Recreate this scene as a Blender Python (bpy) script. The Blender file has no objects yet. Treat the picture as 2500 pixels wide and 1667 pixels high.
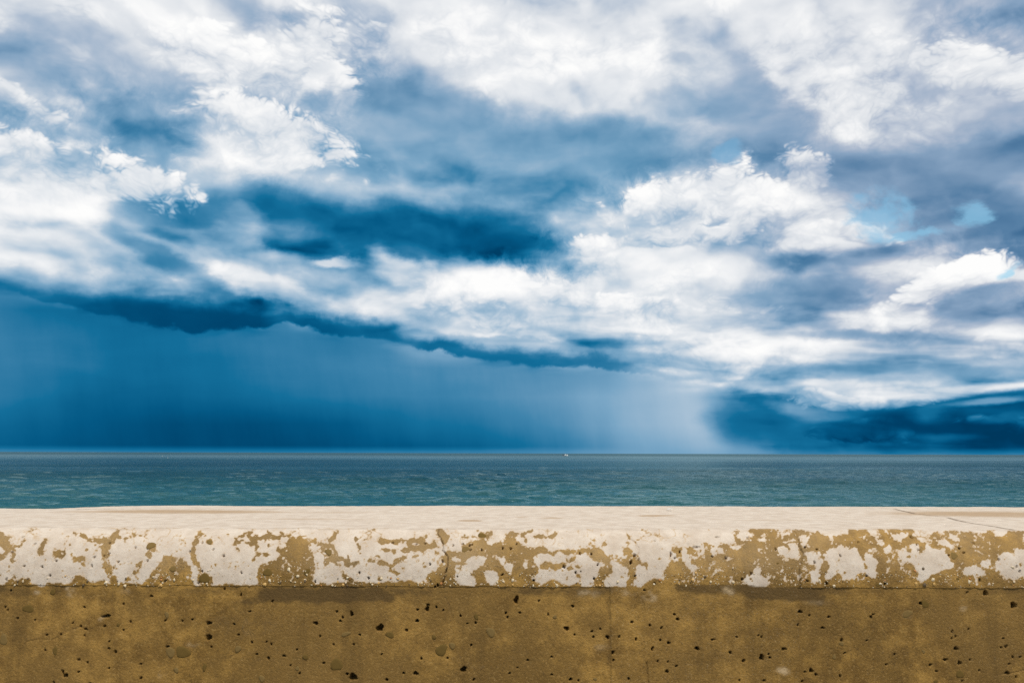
import bpy, bmesh, math, random
import numpy as np

random.seed(7)
rng = np.random.default_rng(11)
R = math.radians
scn = bpy.context.scene
COL = scn.collection

# ------------------------------------------------------------------ camera
F_PX, CX, CY = 28 / 36 * 2500, 1250.0, 833.5        # the photograph's own pixel frame
PITCH, ROLL = R(7.98), R(0.17)
EYE = 1.60
cam_d = bpy.data.cameras.new('camera')
cam_d.lens, cam_d.sensor_width, cam_d.clip_start, cam_d.clip_end = 28, 36, 0.05, 120000
cam = bpy.data.objects.new('camera', cam_d)
COL.objects.link(cam)
cam.location = (0, 0, EYE)
from mathutils import Matrix
cam.rotation_euler = (Matrix.Rotation(R(90) + PITCH, 3, 'X') @ Matrix.Rotation(ROLL, 3, 'Z')).to_euler()
scn.camera = cam

scn.view_settings.view_transform = 'Standard'
scn.view_settings.look = 'None'
scn.view_settings.exposure = 0.0
scn.view_settings.gamma = 1.0
scn.view_settings.use_curve_mapping = False
scn.cycles.use_denoising = False
scn.cycles.max_bounces = 5
scn.cycles.sample_clamp_direct = 4.0
scn.cycles.sample_clamp_indirect = 3.0

# ------------------------------------------------------------------ node helpers
class G:
    """small wrapper that writes node graphs as expressions"""
    def __init__(self, tree):
        self.t = tree
    def node(self, typ, **kw):
        n = self.t.nodes.new(typ)
        for k, v in kw.items():
            setattr(n, k, v)
        return n
    def put(self, sock, v):
        if isinstance(v, bpy.types.NodeSocket):
            self.t.links.new(v, sock)
        elif v is not None:
            sock.default_value = v
    def m(self, op, a, b=None, c=None, clamp=False):
        n = self.node('ShaderNodeMath', operation=op, use_clamp=clamp)
        for i, v in enumerate((a, b, c)):
            if v is not None:
                self.put(n.inputs[i], v)
        return n.outputs[0]
    def add(self, a, b): return self.m('ADD', a, b)
    def sub(self, a, b): return self.m('SUBTRACT', a, b)
    def mul(self, a, b): return self.m('MULTIPLY', a, b)
    def mad(self, a, b, c): return self.m('MULTIPLY_ADD', a, b, c)
    def xyz(self, x, y, z=0.0):
        n = self.node('ShaderNodeCombineXYZ')
        for s, v in zip(n.inputs, (x, y, z)): self.put(s, v)
        return n.outputs[0]
    def sep(self, v):
        n = self.node('ShaderNodeSeparateXYZ'); self.put(n.inputs[0], v)
        return n.outputs
    def rgb(self, v):
        n = self.node('ShaderNodeSeparateColor'); self.put(n.inputs[0], v)
        return n.outputs
    def vm(self, op, a, b=None):
        n = self.node('ShaderNodeVectorMath', operation=op)
        self.put(n.inputs[0], a)
        if b is not None:
            if op == 'SCALE': self.put(n.inputs['Scale'], b)
            else: self.put(n.inputs[1], b)
        return n.outputs[0]
    def mp(self, vec, loc=(0, 0, 0), rot=(0, 0, 0), sc=(1, 1, 1), kind='POINT'):
        n = self.node('ShaderNodeMapping', vector_type=kind)
        self.put(n.inputs[0], vec)
        n.inputs['Location'].default_value = loc
        n.inputs['Rotation'].default_value = rot
        n.inputs['Scale'].default_value = sc
        return n.outputs[0]
    def noise(self, vec, scale, detail=4, rough=.55, dist=0.0, lac=2.0, out=0, typ='FBM'):
        n = self.node('ShaderNodeTexNoise', noise_dimensions='3D')
        n.noise_type = typ
        self.put(n.inputs['Vector'], vec)
        n.inputs['Scale'].default_value = scale
        n.inputs['Detail'].default_value = detail
        n.inputs['Roughness'].default_value = rough
        n.inputs['Lacunarity'].default_value = lac
        n.inputs['Distortion'].default_value = dist
        return n.outputs[out]
    def step(self, v, lo, hi, a=0.0, b=1.0, smooth=True):
        n = self.node('ShaderNodeMapRange', interpolation_type='SMOOTHSTEP' if smooth else 'LINEAR')
        n.clamp = True
        self.put(n.inputs[0], v)
        for i, q in enumerate((lo, hi, a, b)): self.put(n.inputs[1 + i], q)
        return n.outputs[0]
    def mix(self, f, a, b):                           # scalar mix
        n = self.node('ShaderNodeMix', data_type='FLOAT')
        self.put(n.inputs[0], f); self.put(n.inputs[2], a); self.put(n.inputs[3], b)
        return n.outputs[0]
    def cmix(self, f, a, b, blend='MIX'):
        n = self.node('ShaderNodeMix', data_type='RGBA', blend_type=blend)
        self.put(n.inputs[0], f)
        for s, v in ((n.inputs[6], a), (n.inputs[7], b)):
            if isinstance(v, tuple) and len(v) == 3: v = (*v, 1)
            self.put(s, v)
        return n.outputs[2]
    def ramp(self, f, stops, interp='LINEAR'):
        n = self.node('ShaderNodeValToRGB')
        cr = n.color_ramp; cr.interpolation = interp
        while len(cr.elements) < len(stops): cr.elements.new(0.5)
        for e, (p, c) in zip(cr.elements, stops):
            e.position = p
            e.color = (*c, 1) if not isinstance(c, float) else (c, c, c, 1)
        self.put(n.inputs[0], f)
        return n.outputs[0]

def lin(r, g, b):
    f = lambda c: (c / 255 / 12.92) if c / 255 <= .04045 else ((c / 255 + .055) / 1.055) ** 2.4
    return (f(r), f(g), f(b))

# ------------------------------------------------------------------ sun and sky
SUN_EL, SUN_AZ = R(57), R(150)                  # azimuth clockwise from +Y (out to sea); behind the viewer's right shoulder
sun_d = bpy.data.lights.new('sun', 'SUN')
sun_d.energy, sun_d.angle, sun_d.color = 3.0, R(0.5), (1.0, .95, .86)
sun = bpy.data.objects.new('sun', sun_d); COL.objects.link(sun)
sdir = (math.sin(SUN_AZ) * math.cos(SUN_EL), math.cos(SUN_AZ) * math.cos(SUN_EL), math.sin(SUN_EL))
from mathutils import Vector
sun.rotation_euler = Vector(sdir).to_track_quat('Z', 'Y').to_euler()

world = bpy.data.worlds.new('World'); scn.world = world; world.use_nodes = True

# cloud thickness chart: light (99) to dark (0) over bearing (columns) and height above the sea (rows, top to horizon)
SKY_ROWS = """
82 86 84 90 92 84 84 97 90 92 90 94 92 92 93 91 90 90 90 88 90 94 78 72 60
80 80 80 86 90 92 86 92 86 80 97 98 95 94 92 86 70 82 90 90 94 97 86 82 62
68 70 76 84 88 90 92 97 90 92 97 98 98 97 93 84 62 66 84 94 94 94 95 92 84
84 72 64 74 80 86 91 90 80 60 62 76 94 96 92 80 66 56 62 90 94 84 86 92 84
64 82 70 62 66 80 90 72 84 54 50 58 74 86 82 72 62 56 54 70 92 74 74 80 82
92 72 62 54 58 92 94 86 64 54 52 54 60 56 54 55 66 70 54 80 62 66 64 58 54
94 92 88 62 54 66 84 84 66 54 60 62 54 46 50 58 78 92 66 88 60 58 54 50 48
92 92 90 88 56 50 52 50 66 60 52 46 58 54 74 92 94 96 92 76 70 66 58 62 50
90 90 86 54 52 56 66 44 24 22 26 22 26 70 90 92 90 84 74 74 82 72 66 60 48
88 86 78 62 62 76 56 34 36 30 34 26 28 36 82 92 90 84 86 90 96 72 82 60 60
44 50 62 68 66 64 74 74 68 66 84 80 88 90 90 92 92 88 84 68 64 82 86 92 84
36 30 28 26 24 26 30 46 70 84 86 84 88 90 92 92 90 80 58 54 66 88 92 72 58
38 36 34 30 32 34 36 38 36 40 62 62 50 52 64 86 92 90 88 86 80 76 80 76 72
38 36 34 30 30 32 36 38 40 42 44 45 46 46 49 60 80 82 78 80 70 62 76 80 76
36 32 26 26 26 28 30 34 36 38 40 42 46 50 56 63 70 50 30 46 66 78 70 34 26
28 25 21 19 17 17 17 19 22 27 31 33 38 44 52 63 71 49 27 44 32 22 14 12 12
22 20 18 16 14 14 14 14 16 18 19 22 27 33 42 54 61 48 33 26 18 14 12 12 14
"""
def build_world():
    nt = world.node_tree; nt.nodes.clear(); g = G(nt)
    d = g.node('ShaderNodeTexCoord').outputs['Generated']
    d = g.vm('NORMALIZE', d)
    x, y, z = g.sep(d)
    zc = g.m('MAXIMUM', z, 0.0)
    # bearing folded so that the sky in view goes on all the way round
    az = g.m('ARCTAN2', x, y)
    fold = R(36)
    azf = g.sub(g.m('PINGPONG', g.add(az, fold), 2 * fold), fold)
    hor = g.m('SQRT', g.m('MAXIMUM', g.sub(1.0, g.mul(z, z)), 1e-4))
    tz = g.m('DIVIDE', g.m('DIVIDE', zc, hor), g.m('COSINE', azf))
    tx = g.m('TANGENT', azf)
    S = 2352 / 2500
    f = F_PX * S; cp, sp = math.cos(PITCH), math.sin(PITCH)
    yy = g.m('DIVIDE', f, g.mad(tz, sp, cp))
    X = g.mad(tx, yy, 1176.0)                        # chart coordinates: 0..2352 across, 0..1045 down to the horizon
    Y = g.sub(784.0, g.mul(yy, g.mad(tz, cp, -sp)))
    # cloud deck coordinates (perspective of a layer overhead)
    den = g.add(zc, 0.16)
    P = g.xyz(g.m('DIVIDE', x, den), g.m('DIVIDE', y, den), g.mul(zc, 1.5))
    lowfade = g.step(Y, 640.0, 1040.0, 1.0, 0.22)
    # domain warp
    w1 = g.rgb(g.noise(P, 1.3, 5, .55, out=1))
    w2 = g.rgb(g.noise(d, 16.0, 5, .6, out=1))
    wx = g.add(g.mul(g.sub(w1[0], .5), 190.0), g.mul(g.sub(w2[0], .5), 130.0))
    wy = g.mul(g.add(g.mul(g.sub(w1[1], .5), 110.0), g.mul(g.sub(w2[1], .5), 80.0)), lowfade)
    rows = [[float(v) for v in r.split()] for r in SKY_ROWS.strip().splitlines()]
    # edge of the rain: below this line the air is smooth
    bx = [0, 150, 300, 430, 610, 650, 690, 860, 980, 1180, 1280, 1400, 1640, 1700, 2352]
    by = [668, 702, 738, 752, 760, 738, 752, 772, 806, 832, 838, 838, 895, 930, 930]
    rainmask = g.m('SUBTRACT', Y, g.mul(1000.0, g.ramp(g.m('DIVIDE', X, 2352.0), [(a / 2352, b / 1000) for a, b in zip(bx, by)])))
    rain = g.step(rainmask, -25.0, 30.0)
    calm = g.sub(1.0, g.mul(rain, g.step(X, 1780.0, 1640.0, .25, .96)))
    cum = None                                       # where heaped cloud stands, its edges are crisp and curled
    for (cx, cy, rx, ry) in [(220, 330, 330, 210), (700, 170, 260, 230), (1660, 420, 380, 190), (1900, 180, 260, 200), (2230, 620, 260, 140), (2250, 80, 200, 120), (1250, 600, 260, 90)]:
        q = g.mp(g.xyz(X, Y, 0.0), (cx, cy, 0), (0, 0, 0), (rx, ry, 1), 'TEXTURE')
        gr = g.node('ShaderNodeTexGradient', gradient_type='SPHERICAL'); g.put(gr.inputs[0], q)
        cum = gr.outputs[1] if cum is None else g.m('MAXIMUM', cum, gr.outputs[1])
    cum = g.step(cum, .0, .5)
    w3 = g.rgb(g.noise(g.vm('ADD', d, g.vm('SCALE', g.vm('SUBTRACT', g.noise(d, 18.0, 2, .5, out=1), (.5, .5, .5)), .07)), 34.0, 5, .6, out=1))
    cx3 = g.mul(g.sub(w3[0], .5), g.mul(cum, 190.0)); cy3 = g.mul(g.sub(w3[1], .5), g.mul(cum, 170.0))
    Xw = g.add(X, g.add(g.mul(wx, calm), cx3)); Yw = g.add(Y, g.add(g.mul(wy, calm), cy3))
    Xw = g.sub(Xw, g.mul(g.m('MAXIMUM', g.sub(Y, 890.0), 0.0), g.mul(g.step(X, 1400.0, 1600.0), g.step(X, 1950.0, 1780.0, 0.0, .4))))   # the shower leans
    u = g.m('DIVIDE', Xw, 2352.0)
    t = None
    for k, row in enumerate(rows):
        stops = [(i / 24, (v / 100,) * 3) for i, v in enumerate(row)]
        r = g.ramp(u, stops, 'EASE')
        if t is None: t = r
        else: t = g.cmix(g.step(Yw, 65.0 * (k - 1), 65.0 * k, smooth=False), t, r)
    t = g.rgb(t)[0]
    # billows: noise in the deck's perspective, lit from the side of the sun
    wv = g.vm('ADD', P, g.vm('SCALE', g.vm('SUBTRACT', g.noise(P, 2.0, 2, .5, out=1), (.5, .5, .5)), .5))
    Pst = g.mp(wv, rot=(0, 0, R(-35)), sc=(1.0, 1.3, 1.0))
    n1 = g.noise(Pst, 2.6, 6, .41)
    n1b = g.noise(g.vm('SCALE', Pst, .93), 2.6, 3, .41)
    relief = g.sub(n1, n1b)
    dd = g.mp(d, sc=(1, 1, 1.6))
    dd = g.vm('ADD', dd, g.vm('SCALE', g.vm('SUBTRACT', g.noise(d, 8.0, 4, .55, out=1), (.5, .5, .5)), .09))
    n2 = g.noise(dd, 11.0, 7, .43)
    relief2 = g.sub(n2, g.noise(g.vm('ADD', dd, (.006, 0, .022)), 11.0, 3, .43))
    puff = None                                       # rounded lumps with creases between them
    for sc_, am in ((15.0, .42), (33.0, .28), (70.0, .18), (150.0, .12)):
        q = g.mul(g.m('ABSOLUTE', g.sub(g.noise(dd, sc_, 0), .5)), am * 4)
        puff = q if puff is None else g.add(puff, q)
    lit = g.mul(g.step(t, .5, .8), g.m('MAXIMUM', g.step(n2, .42, .62), g.mul(cum, .8)))
    det = g.add(g.mul(g.add(g.mul(g.sub(n1, .5), .75), g.mul(relief, .9)), g.step(Y, 1000.0, 820.0, .25, 1.0)), g.add(g.mul(g.sub(n2, .5), .55), g.mul(relief2, 1.15)))
    det = g.add(det, g.mul(g.sub(puff, .47), g.mul(lit, .5)))
    t = g.add(g.sub(t, .02), g.mul(det, g.mul(calm, .55)))
    # rain streaks: faint, hanging down from the base
    st = g.noise(g.xyz(g.mad(z, 6.0, g.mul(az, 34.0)), g.mul(z, 9.0), 3.0), 1.0, 5, .65)
    t = g.add(t, g.mul(g.mul(g.sub(st, .5), .055), g.mul(rain, g.step(X, 1760.0, 1640.0))))

    # distinct clouds: (x, y, rx, ry, slope degrees, value, lower threshold, upper threshold, ragged)
    feats = [
        (620, 300, 190, 62, 20, .94, .2, .6, .9),
        (470, 120, 150, 60, 10, .92, .2, .6, .9),
        (1720, 690, 110, 26, -6, .90, .2, .6, .9),
        (2200, 640, 150, 40, -14, .95, .25, .6, .9),
        (1520, 545, 190, 30, -4, .90, .2, .6, .9),
        (2250, 150, 160, 60, 10, .93, .2, .6, .9),
        (1300, 690, 200, 26, 4, .90, .2, .6, .9),
        (760, 210, 70, 60, 30, .94, .2, .6, .9),
        (60, 235, 100, 26, 28, .88, .2, .6, .9),
        (60, 360, 110, 50, 20, .91, .2, .6, .9),
        (832, 88, 46, 42, 0, .74, .2, .6, .9),
        (735, 238, 52, 30, 5, .56, .2, .8, .8),
        (1180, 150, 330, 85, 4, .92, .1, .8, .6),
        (1880, 180, 170, 95, 38, .91, .25, .55, .8),
        (2090, 250, 190, 70, 0, .76, .1, .9, .7),
        (1010, 290, 240, 95, 12, .53, .05, .7, .6),
        (1380, 335, 250, 62, 4, .50, .05, .65, .6),
        (1740, 260, 200, 84, 35, .55, .08, .65, .7),
        (1600, 150, 90, 70, 20, .66, .1, .8, .7),
        (940, 625, 110, 44, 28, .88, .2, .7, .7),
        (1120, 645, 140, 46, 25, .90, .2, .7, .7),
        (570, 640, 240, 26, 17, .84, .1, .7, .6),
        (210, 560, 250, 50, 5, .84, .1, .8, .6),
        (770, 606, 70, 16, 4, .84, .2, .7, .6),
        (420, 520, 120, 16, 8, .66, .1, .9, .6),
        (1000, 535, 420, 60, 9, .23, .12, .9, .7),
        (660, 470, 110, 42, 18, .30, .1, .9, .7),
        (400, 492, 190, 34, 2, .45, .15, .8, .6),
        (570, 565, 130, 20, 14, .72, .1, .8, .7),
        (560, 500, 60, 26, 20, .66, .1, .8, .8),
        (360, 590, 140, 30, 25, .42, .1, .7, .5),
        (300, 425, 130, 60, 10, .91, .3, .5, .9),
        (90, 430, 190, 110, 10, .91, .2, .6, .7),
        (980, 715, 190, 36, 12, .86, .2, .7, .6),
        (1120, 765, 240, 22, 8, .84, .2, .7, .5),
        (1560, 470, 170, 60, -12, .91, .3, .55, .9),
        (1700, 450, 110, 75, 0, .91, .35, .55, .9),
        (1860, 385, 80, 50, 25, .90, .35, .6, .9),
        (720, 95, 80, 90, 30, .95, .35, .55, .9),
        (1830, 670, 190, 40, -5, .54, .1, .7, .5),
        (1930, 605, 190, 36, -4, .66, .1, .7, .5),
        (2150, 385, 290, 56, -4, .52, .08, .65, .5),
        (2310, 490, 60, 60, 0, .50, .3, .6, .8),
        (2250, 690, 120, 40, -15, .58, .2, .6, .7),
        (1975, 535, 120, 26, 12, .92, .3, .5, .9),
        (1280, 800, 300, 14, 6, .60, .1, .6, .4),
        (2080, 770, 340, 16, 0, .70, .1, .9, .5),
        (2200, 810, 240, 13, 0, .62, .1, .9, .5),
        (1960, 770, 160, 12, 0, .56, .1, .9, .5),
        (1950, 845, 200, 13, -1, .55, .1, .9, .5),
        (2250, 850, 230, 13, -4, .60, .1, .9, .5),
        (1720, 882, 170, 20, 10, .82, .2, .8, .5),
        (2000, 888, 260, 20, 2, .84, .2, .8, .5),
        (2280, 886, 200, 13, -5, .82, .2, .8, .5),
        (1790, 968, 150, 56, 0, .26, .05, .6, .4),
        (2230, 955, 280, 46, -2, .15, .05, .6, .5),
        (1890, 915, 70, 18, 8, .72, .2, .7, .9),
        (1850, 940, 110, 22, 14, .52, .1, .9, .7),
        (2130, 940, 55, 36, 0, .34, .2, .9, .8),
        (2000, 985, 120, 26, 0, .21, .2, .9, .9),
        (2270, 975, 110, 24, 0, .19, .2, .9, .9),
        (2020, 925, 120, 12, -4, .62, .1, .8, .9),
        (2260, 918, 120, 10, -6, .55, .1, .8, .8),
        (2080, 905, 200, 12, -2, .80, .1, .9, .7),
        (2230, 985, 130, 24, 0, .06, .2, .8,.7),
        (2060, 965, 90, 26, 10, .10, .2, .8,.7),
        (2180, 1000, 90, 12, 0, .24, .2, .9,.7),
        (2310, 955, 80, 14, -10, .22, .2, .9,.7),
        (1960, 985, 120, 24, 0, .14, .2, .8,.7),
    ]
    fn = g.rgb(g.noise(g.mp(d, sc=(1, 1, 2.6)), 13.0, 7, .55, out=1))
    fx = g.mad(g.sub(fn[0], .5), 90.0, g.mad(g.sub(w2[0], .5), 60.0, X))
    fy = g.mad(g.sub(fn[1], .5), g.mul(lowfade, 60.0), g.mad(g.sub(w2[1], .5), g.mul(lowfade, 40.0), Y))
    C2 = g.xyz(fx, fy, 0.0)
    for (cx, cy, rx, ry, rot, val, lo, hi, rag) in feats:
        q = g.mp(C2, (cx, cy, 0), (0, 0, R(rot)), (rx * 1.5, ry * 1.5, 1), 'TEXTURE')
        gr = g.node('ShaderNodeTexGradient', gradient_type='SPHERICAL')
        g.put(gr.inputs[0], q)
        if rag >= .9:                                 # heaped cloud: lobed outline, bright crown, greyer foot
            mk = g.step(g.mad(g.sub(puff, .47), .62, g.mad(g.sub(n2, .5), .5, gr.outputs[1])), lo - .07, lo + .24)
            mk = g.mul(mk, g.step(gr.outputs[1], .0, .16))
            ly = g.sep(q)[1]
            tgt = g.mad(g.sub(puff, .47), .34, g.mad(g.m('MAXIMUM', ly, -.6), -.22, g.mad(relief2, .9, val)))
        else:
            mk = g.step(g.mad(g.sub(n2, .5), rag * .5, gr.outputs[1]), lo, hi)
            tgt = g.mad(g.mul(det, calm), .6 if val > .6 else .25, val)
        t = g.mix(g.mul(mk, .9), t, tgt)

    # the storm's shelf: a ragged dark base that sheds the rain
    sx = g.m('DIVIDE', X, 2352.0)
    thick = g.mul(100.0, g.ramp(sx, [(a / 2352, b / 100) for a, b in ((0, 16), (120, 30), (300, 62), (600, 70), (640, 34), (860, 34), (930, 18), (990, 34), (1300, 34), (1420, 30), (1500, 14))]))
    power = g.ramp(sx, [(a / 2352, b) for a, b in ((0, .25), (130, .55), (330, .95), (600, .95), (640, .6), (700, .85), (860, .8), (925, .35), (985, .85), (1380, .8), (1470, .3), (1560, 0.))])
    rr = g.add(rainmask, g.add(g.mul(g.sub(fn[1], .5), 46.0), g.mul(g.sub(w3[1], .5), 34.0)))
    shelf = g.mul(g.step(g.m('DIVIDE', rr, thick), -1.25, -.45), g.step(rr, 7.0, -4.0))
    shelfval = g.ramp(sx, [(0., .22), (.16, .12), (.26, .11), (.36, .20), (.45, .25), (.6, .28)])
    t = g.mix(g.mul(shelf, power), t, g.mad(g.sub(n2, .5), .12, shelfval))

    # pale band of sea haze just over the water
    haze = g.step(Y, 1022.0, 1041.0)
    t = g.mix(g.mul(haze, .5), t, .54)
    t = g.sub(t, g.mul(g.m('MAXIMUM', g.sub(t, .86), 0.0), .5))
    t = g.m('MAXIMUM', g.m('MINIMUM', t, 1.0), 0.04)

    teal = g.ramp(t, [(.0, lin(0, 50, 84)), (.1, lin(0, 64, 104)), (.2, lin(4, 88, 132)), (.3, lin(20, 110, 154)), (.4, lin(64, 132, 172)),
                      (.55, lin(122, 166, 197)), (.7, lin(170, 194, 214)), (.85, lin(217, 224, 231)), (.94, lin(245, 246, 247)), (1., lin(254, 254, 253))])
    grey = g.ramp(t, [(.0, lin(0, 48, 84)), (.15, lin(10, 70, 112)), (.3, lin(52, 100, 142)), (.45, lin(88, 128, 165)), (.6, lin(136, 163, 192)),
                      (.72, lin(174, 187, 206)), (.85, lin(215, 220, 227)), (.94, lin(244, 245, 246)), (1., lin(254, 254, 253))])
    gm = g.mul(g.step(g.mad(Y, -.35, X), 1150.0, 1850.0), g.step(Y, 900.0, 700.0))
    gm = g.m('MAXIMUM', gm, g.mul(g.step(Y, 460.0, 60.0), .75))
    cloud = g.cmix(gm, teal, grey)

    # breaks in the cloud where the blue shows
    hb = None
    for (cx, cy, rx, ry, rot) in [(2020, 497, 75, 50, 0), (2110, 535, 80, 18, 0), (2235, 492, 40, 26, 0), (1676, 345, 26, 26, 0), (2310, 618, 36, 12, -25)]:
        q = g.mp(C2, (cx, cy, 0), (0, 0, R(rot)), (rx * 1.5, ry * 1.5, 1), 'TEXTURE')
        gr = g.node('ShaderNodeTexGradient', gradient_type='SPHERICAL'); g.put(gr.inputs[0], q)
        hb = gr.outputs[1] if hb is None else g.m('MAXIMUM', hb, gr.outputs[1])
    hole = g.mul(g.mul(g.step(g.mad(g.sub(g.noise(dd, 24.0, 6, .6), .5), 3.0, hb), .0, .8), g.step(hb, .02, .3)), .72)

    sky = g.node('ShaderNodeTexSky', sky_type='NISHITA')
    sky.sun_disc = False; sky.ozone_density = .6; sky.dust_density = .3; sky.sun_elevation = SUN_EL; sky.sun_rotation = SUN_AZ
    b1 = g.node('ShaderNodeBackground'); g.put(b1.inputs[0], g.cmix(1.0, sky.outputs[0], (.80, 1.12, 1.05), 'MULTIPLY')); b1.inputs[1].default_value = .15
    b2 = g.node('ShaderNodeBackground'); g.put(b2.inputs[0], cloud); b2.inputs[1].default_value = 1.0
    mx = g.node('ShaderNodeMixShader'); g.put(mx.inputs[0], hole)
    g.put(mx.inputs[1], b2.outputs[0]); g.put(mx.inputs[2], b1.outputs[0])
    out = g.node('ShaderNodeOutputWorld'); g.put(out.inputs[0], mx.outputs[0])
build_world()

# ------------------------------------------------------------------ numeric noise and mesh helpers
def _hash(ix, iy, seed):
    h = (ix.astype(np.int64) * 374761393 + iy.astype(np.int64) * 668265263 + seed * 974711) & 0x7fffffff
    h = ((h ^ (h >> 13)) * 1274126177) & 0x7fffffff
    return ((h ^ (h >> 16)) & 0xffff) / 65535.0
def vnoise(x, y, seed=0):
    ix, iy = np.floor(x), np.floor(y)
    fx, fy = x - ix, y - iy
    fx = fx * fx * (3 - 2 * fx); fy = fy * fy * (3 - 2 * fy)
    a = _hash(ix, iy, seed); b = _hash(ix + 1, iy, seed); c = _hash(ix, iy + 1, seed); d = _hash(ix + 1, iy + 1, seed)
    return (a + (b - a) * fx) * (1 - fy) + (c + (d - c) * fx) * fy
def fbm(x, y, octv=4, seed=0, gain=.5):
    s = 0; amp = 1; tot = 0
    for o in range(octv):
        s = s + amp * vnoise(x * 2 ** o, y * 2 ** o, seed + 17 * o); tot += amp; amp *= gain
    return s / tot - .5

def link(name, mesh, mat=None, parent=None, loc=(0, 0, 0), rot=(0, 0, 0), scale=(1, 1, 1)):
    o = bpy.data.objects.new(name, mesh); COL.objects.link(o)
    if mat is not None and mesh is not None and not mesh.materials: mesh.materials.append(mat)
    o.parent = parent; o.location = loc; o.rotation_euler = rot; o.scale = scale
    return o
def tag(o, label=None, cat=None, group=None, kind=None):
    for k, v in (('label', label), ('category', cat), ('group', group), ('kind', kind)):
        if v: o[k] = v
    return o
def grid_mesh(name, P, attrs=None, smooth=True):
    """P: (rows, cols, 3) array -> quad sheet"""
    nr, nc = P.shape[:2]
    me = bpy.data.meshes.new(name)
    me.vertices.add(nr * nc)
    me.vertices.foreach_set('co', P.reshape(-1).astype(np.float32))
    i = np.arange(nr * nc, dtype=np.int32).reshape(nr, nc)
    q = np.stack([i[:-1, :-1], i[1:, :-1], i[1:, 1:], i[:-1, 1:]], -1).reshape(-1, 4)
    me.loops.add(q.size); me.loops.foreach_set('vertex_index', q.reshape(-1))
    me.polygons.add(len(q))
    me.polygons.foreach_set('loop_start', np.arange(0, q.size, 4, dtype=np.int32))
    me.polygons.foreach_set('loop_total', np.full(len(q), 4, dtype=np.int32))
    me.polygons.foreach_set('use_smooth', np.full(len(q), smooth, dtype=bool))
    for k, v in (attrs or {}).items():
        at = me.attributes.new(k, 'FLOAT', 'POINT'); at.data.foreach_set('value', v.reshape(-1).astype(np.float32))
    me.update(calc_edges=True); me.validate()
    return me

def material(name):
    m = bpy.data.materials.new(name); m.use_nodes = True
    g = G(m.node_tree); bs = m.node_tree.nodes['Principled BSDF']
    return m, g, bs
def plain(name, col, rough=.6, spec=.4, metal=0.0, var=.25, scale=30.0):
    m, g, bs = material(name)
    n = g.noise(g.node('ShaderNodeTexCoord').outputs['Object'], scale, 4, .6)
    c = g.cmix(n, tuple(v * (1 - var) for v in col), tuple(min(1, v * (1 + var)) for v in col))
    g.put(bs.inputs['Base Color'], c); bs.inputs['Roughness'].default_value = rough
    bs.inputs['Specular IOR Level'].default_value = spec; bs.inputs['Metallic'].default_value = metal
    return m

# ------------------------------------------------------------------ sea
SEA_Z = -2.5
def sea_material():
    m, g, bs = material('sea_water')
    co = g.node('ShaderNodeNewGeometry').outputs['Position']
    x, y, z = g.sep(co)
    big = g.noise(g.xyz(g.mul(x, .012), g.mul(y, .004), 0.0), 1.0, 4, .5)
    col = g.cmix(g.step(big, .35, .65), (.003, .029, .038), (.004, .036, .044))
    shore = g.step(y, 160.0, 40.0)
    col = g.cmix(g.mul(shore, .7), col, (.006, .078, .072))
    far = g.step(y, 60.0, 900.0)
    v = g.mp(co, sc=(.34, 1.0, 1.0))
    wv = g.add(g.mul(g.noise(v, 1.9, 3, .55, .6), .5), g.mul(g.noise(v, 5.5, 4, .6, .4), .13))
    wv = g.add(wv, g.mul(g.noise(g.mp(co, rot=(0, 0, R(14)), sc=(.4, 1., 1.)), .16, 3, .5), 1.3))
    bp = g.node('ShaderNodeBump'); bp.inputs['Distance'].default_value = .55
    g.put(bp.inputs['Strength'], g.mix(far, .8, .5)); g.put(bp.inputs['Height'], wv)
    df = g.node('ShaderNodeBsdfDiffuse'); g.put(df.inputs['Color'], col); g.put(df.inputs['Normal'], bp.outputs[0])
    gl = g.node('ShaderNodeBsdfGlossy'); gl.inputs['Color'].default_value = (.66, .92, 1.0, 1)
    g.put(gl.inputs['Roughness'], g.mix(far, .07, .28)); g.put(gl.inputs['Normal'], bp.outputs[0])
    fr = g.node('ShaderNodeFresnel'); fr.inputs['IOR'].default_value = 1.333; g.put(fr.inputs['Normal'], bp.outputs[0])
    lanes = g.noise(g.xyz(g.mul(x, .004), g.mul(y, .02), 5.0), 1.0, 4, .55)      # wind lanes: rougher water mirrors less sky
    fac = g.mul(fr.outputs[0], g.mul(g.step(lanes, .3, .7, .48, .76), g.step(y, 200.0, 2000.0, 1.0, .45)))
    mxs = g.node('ShaderNodeMixShader'); g.put(mxs.inputs[0], fac); g.put(mxs.inputs[1], df.outputs[0]); g.put(mxs.inputs[2], gl.outputs[0])
    g.put(m.node_tree.nodes['Material Output'].inputs['Surface'], mxs.outputs[0])
    return m
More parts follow.
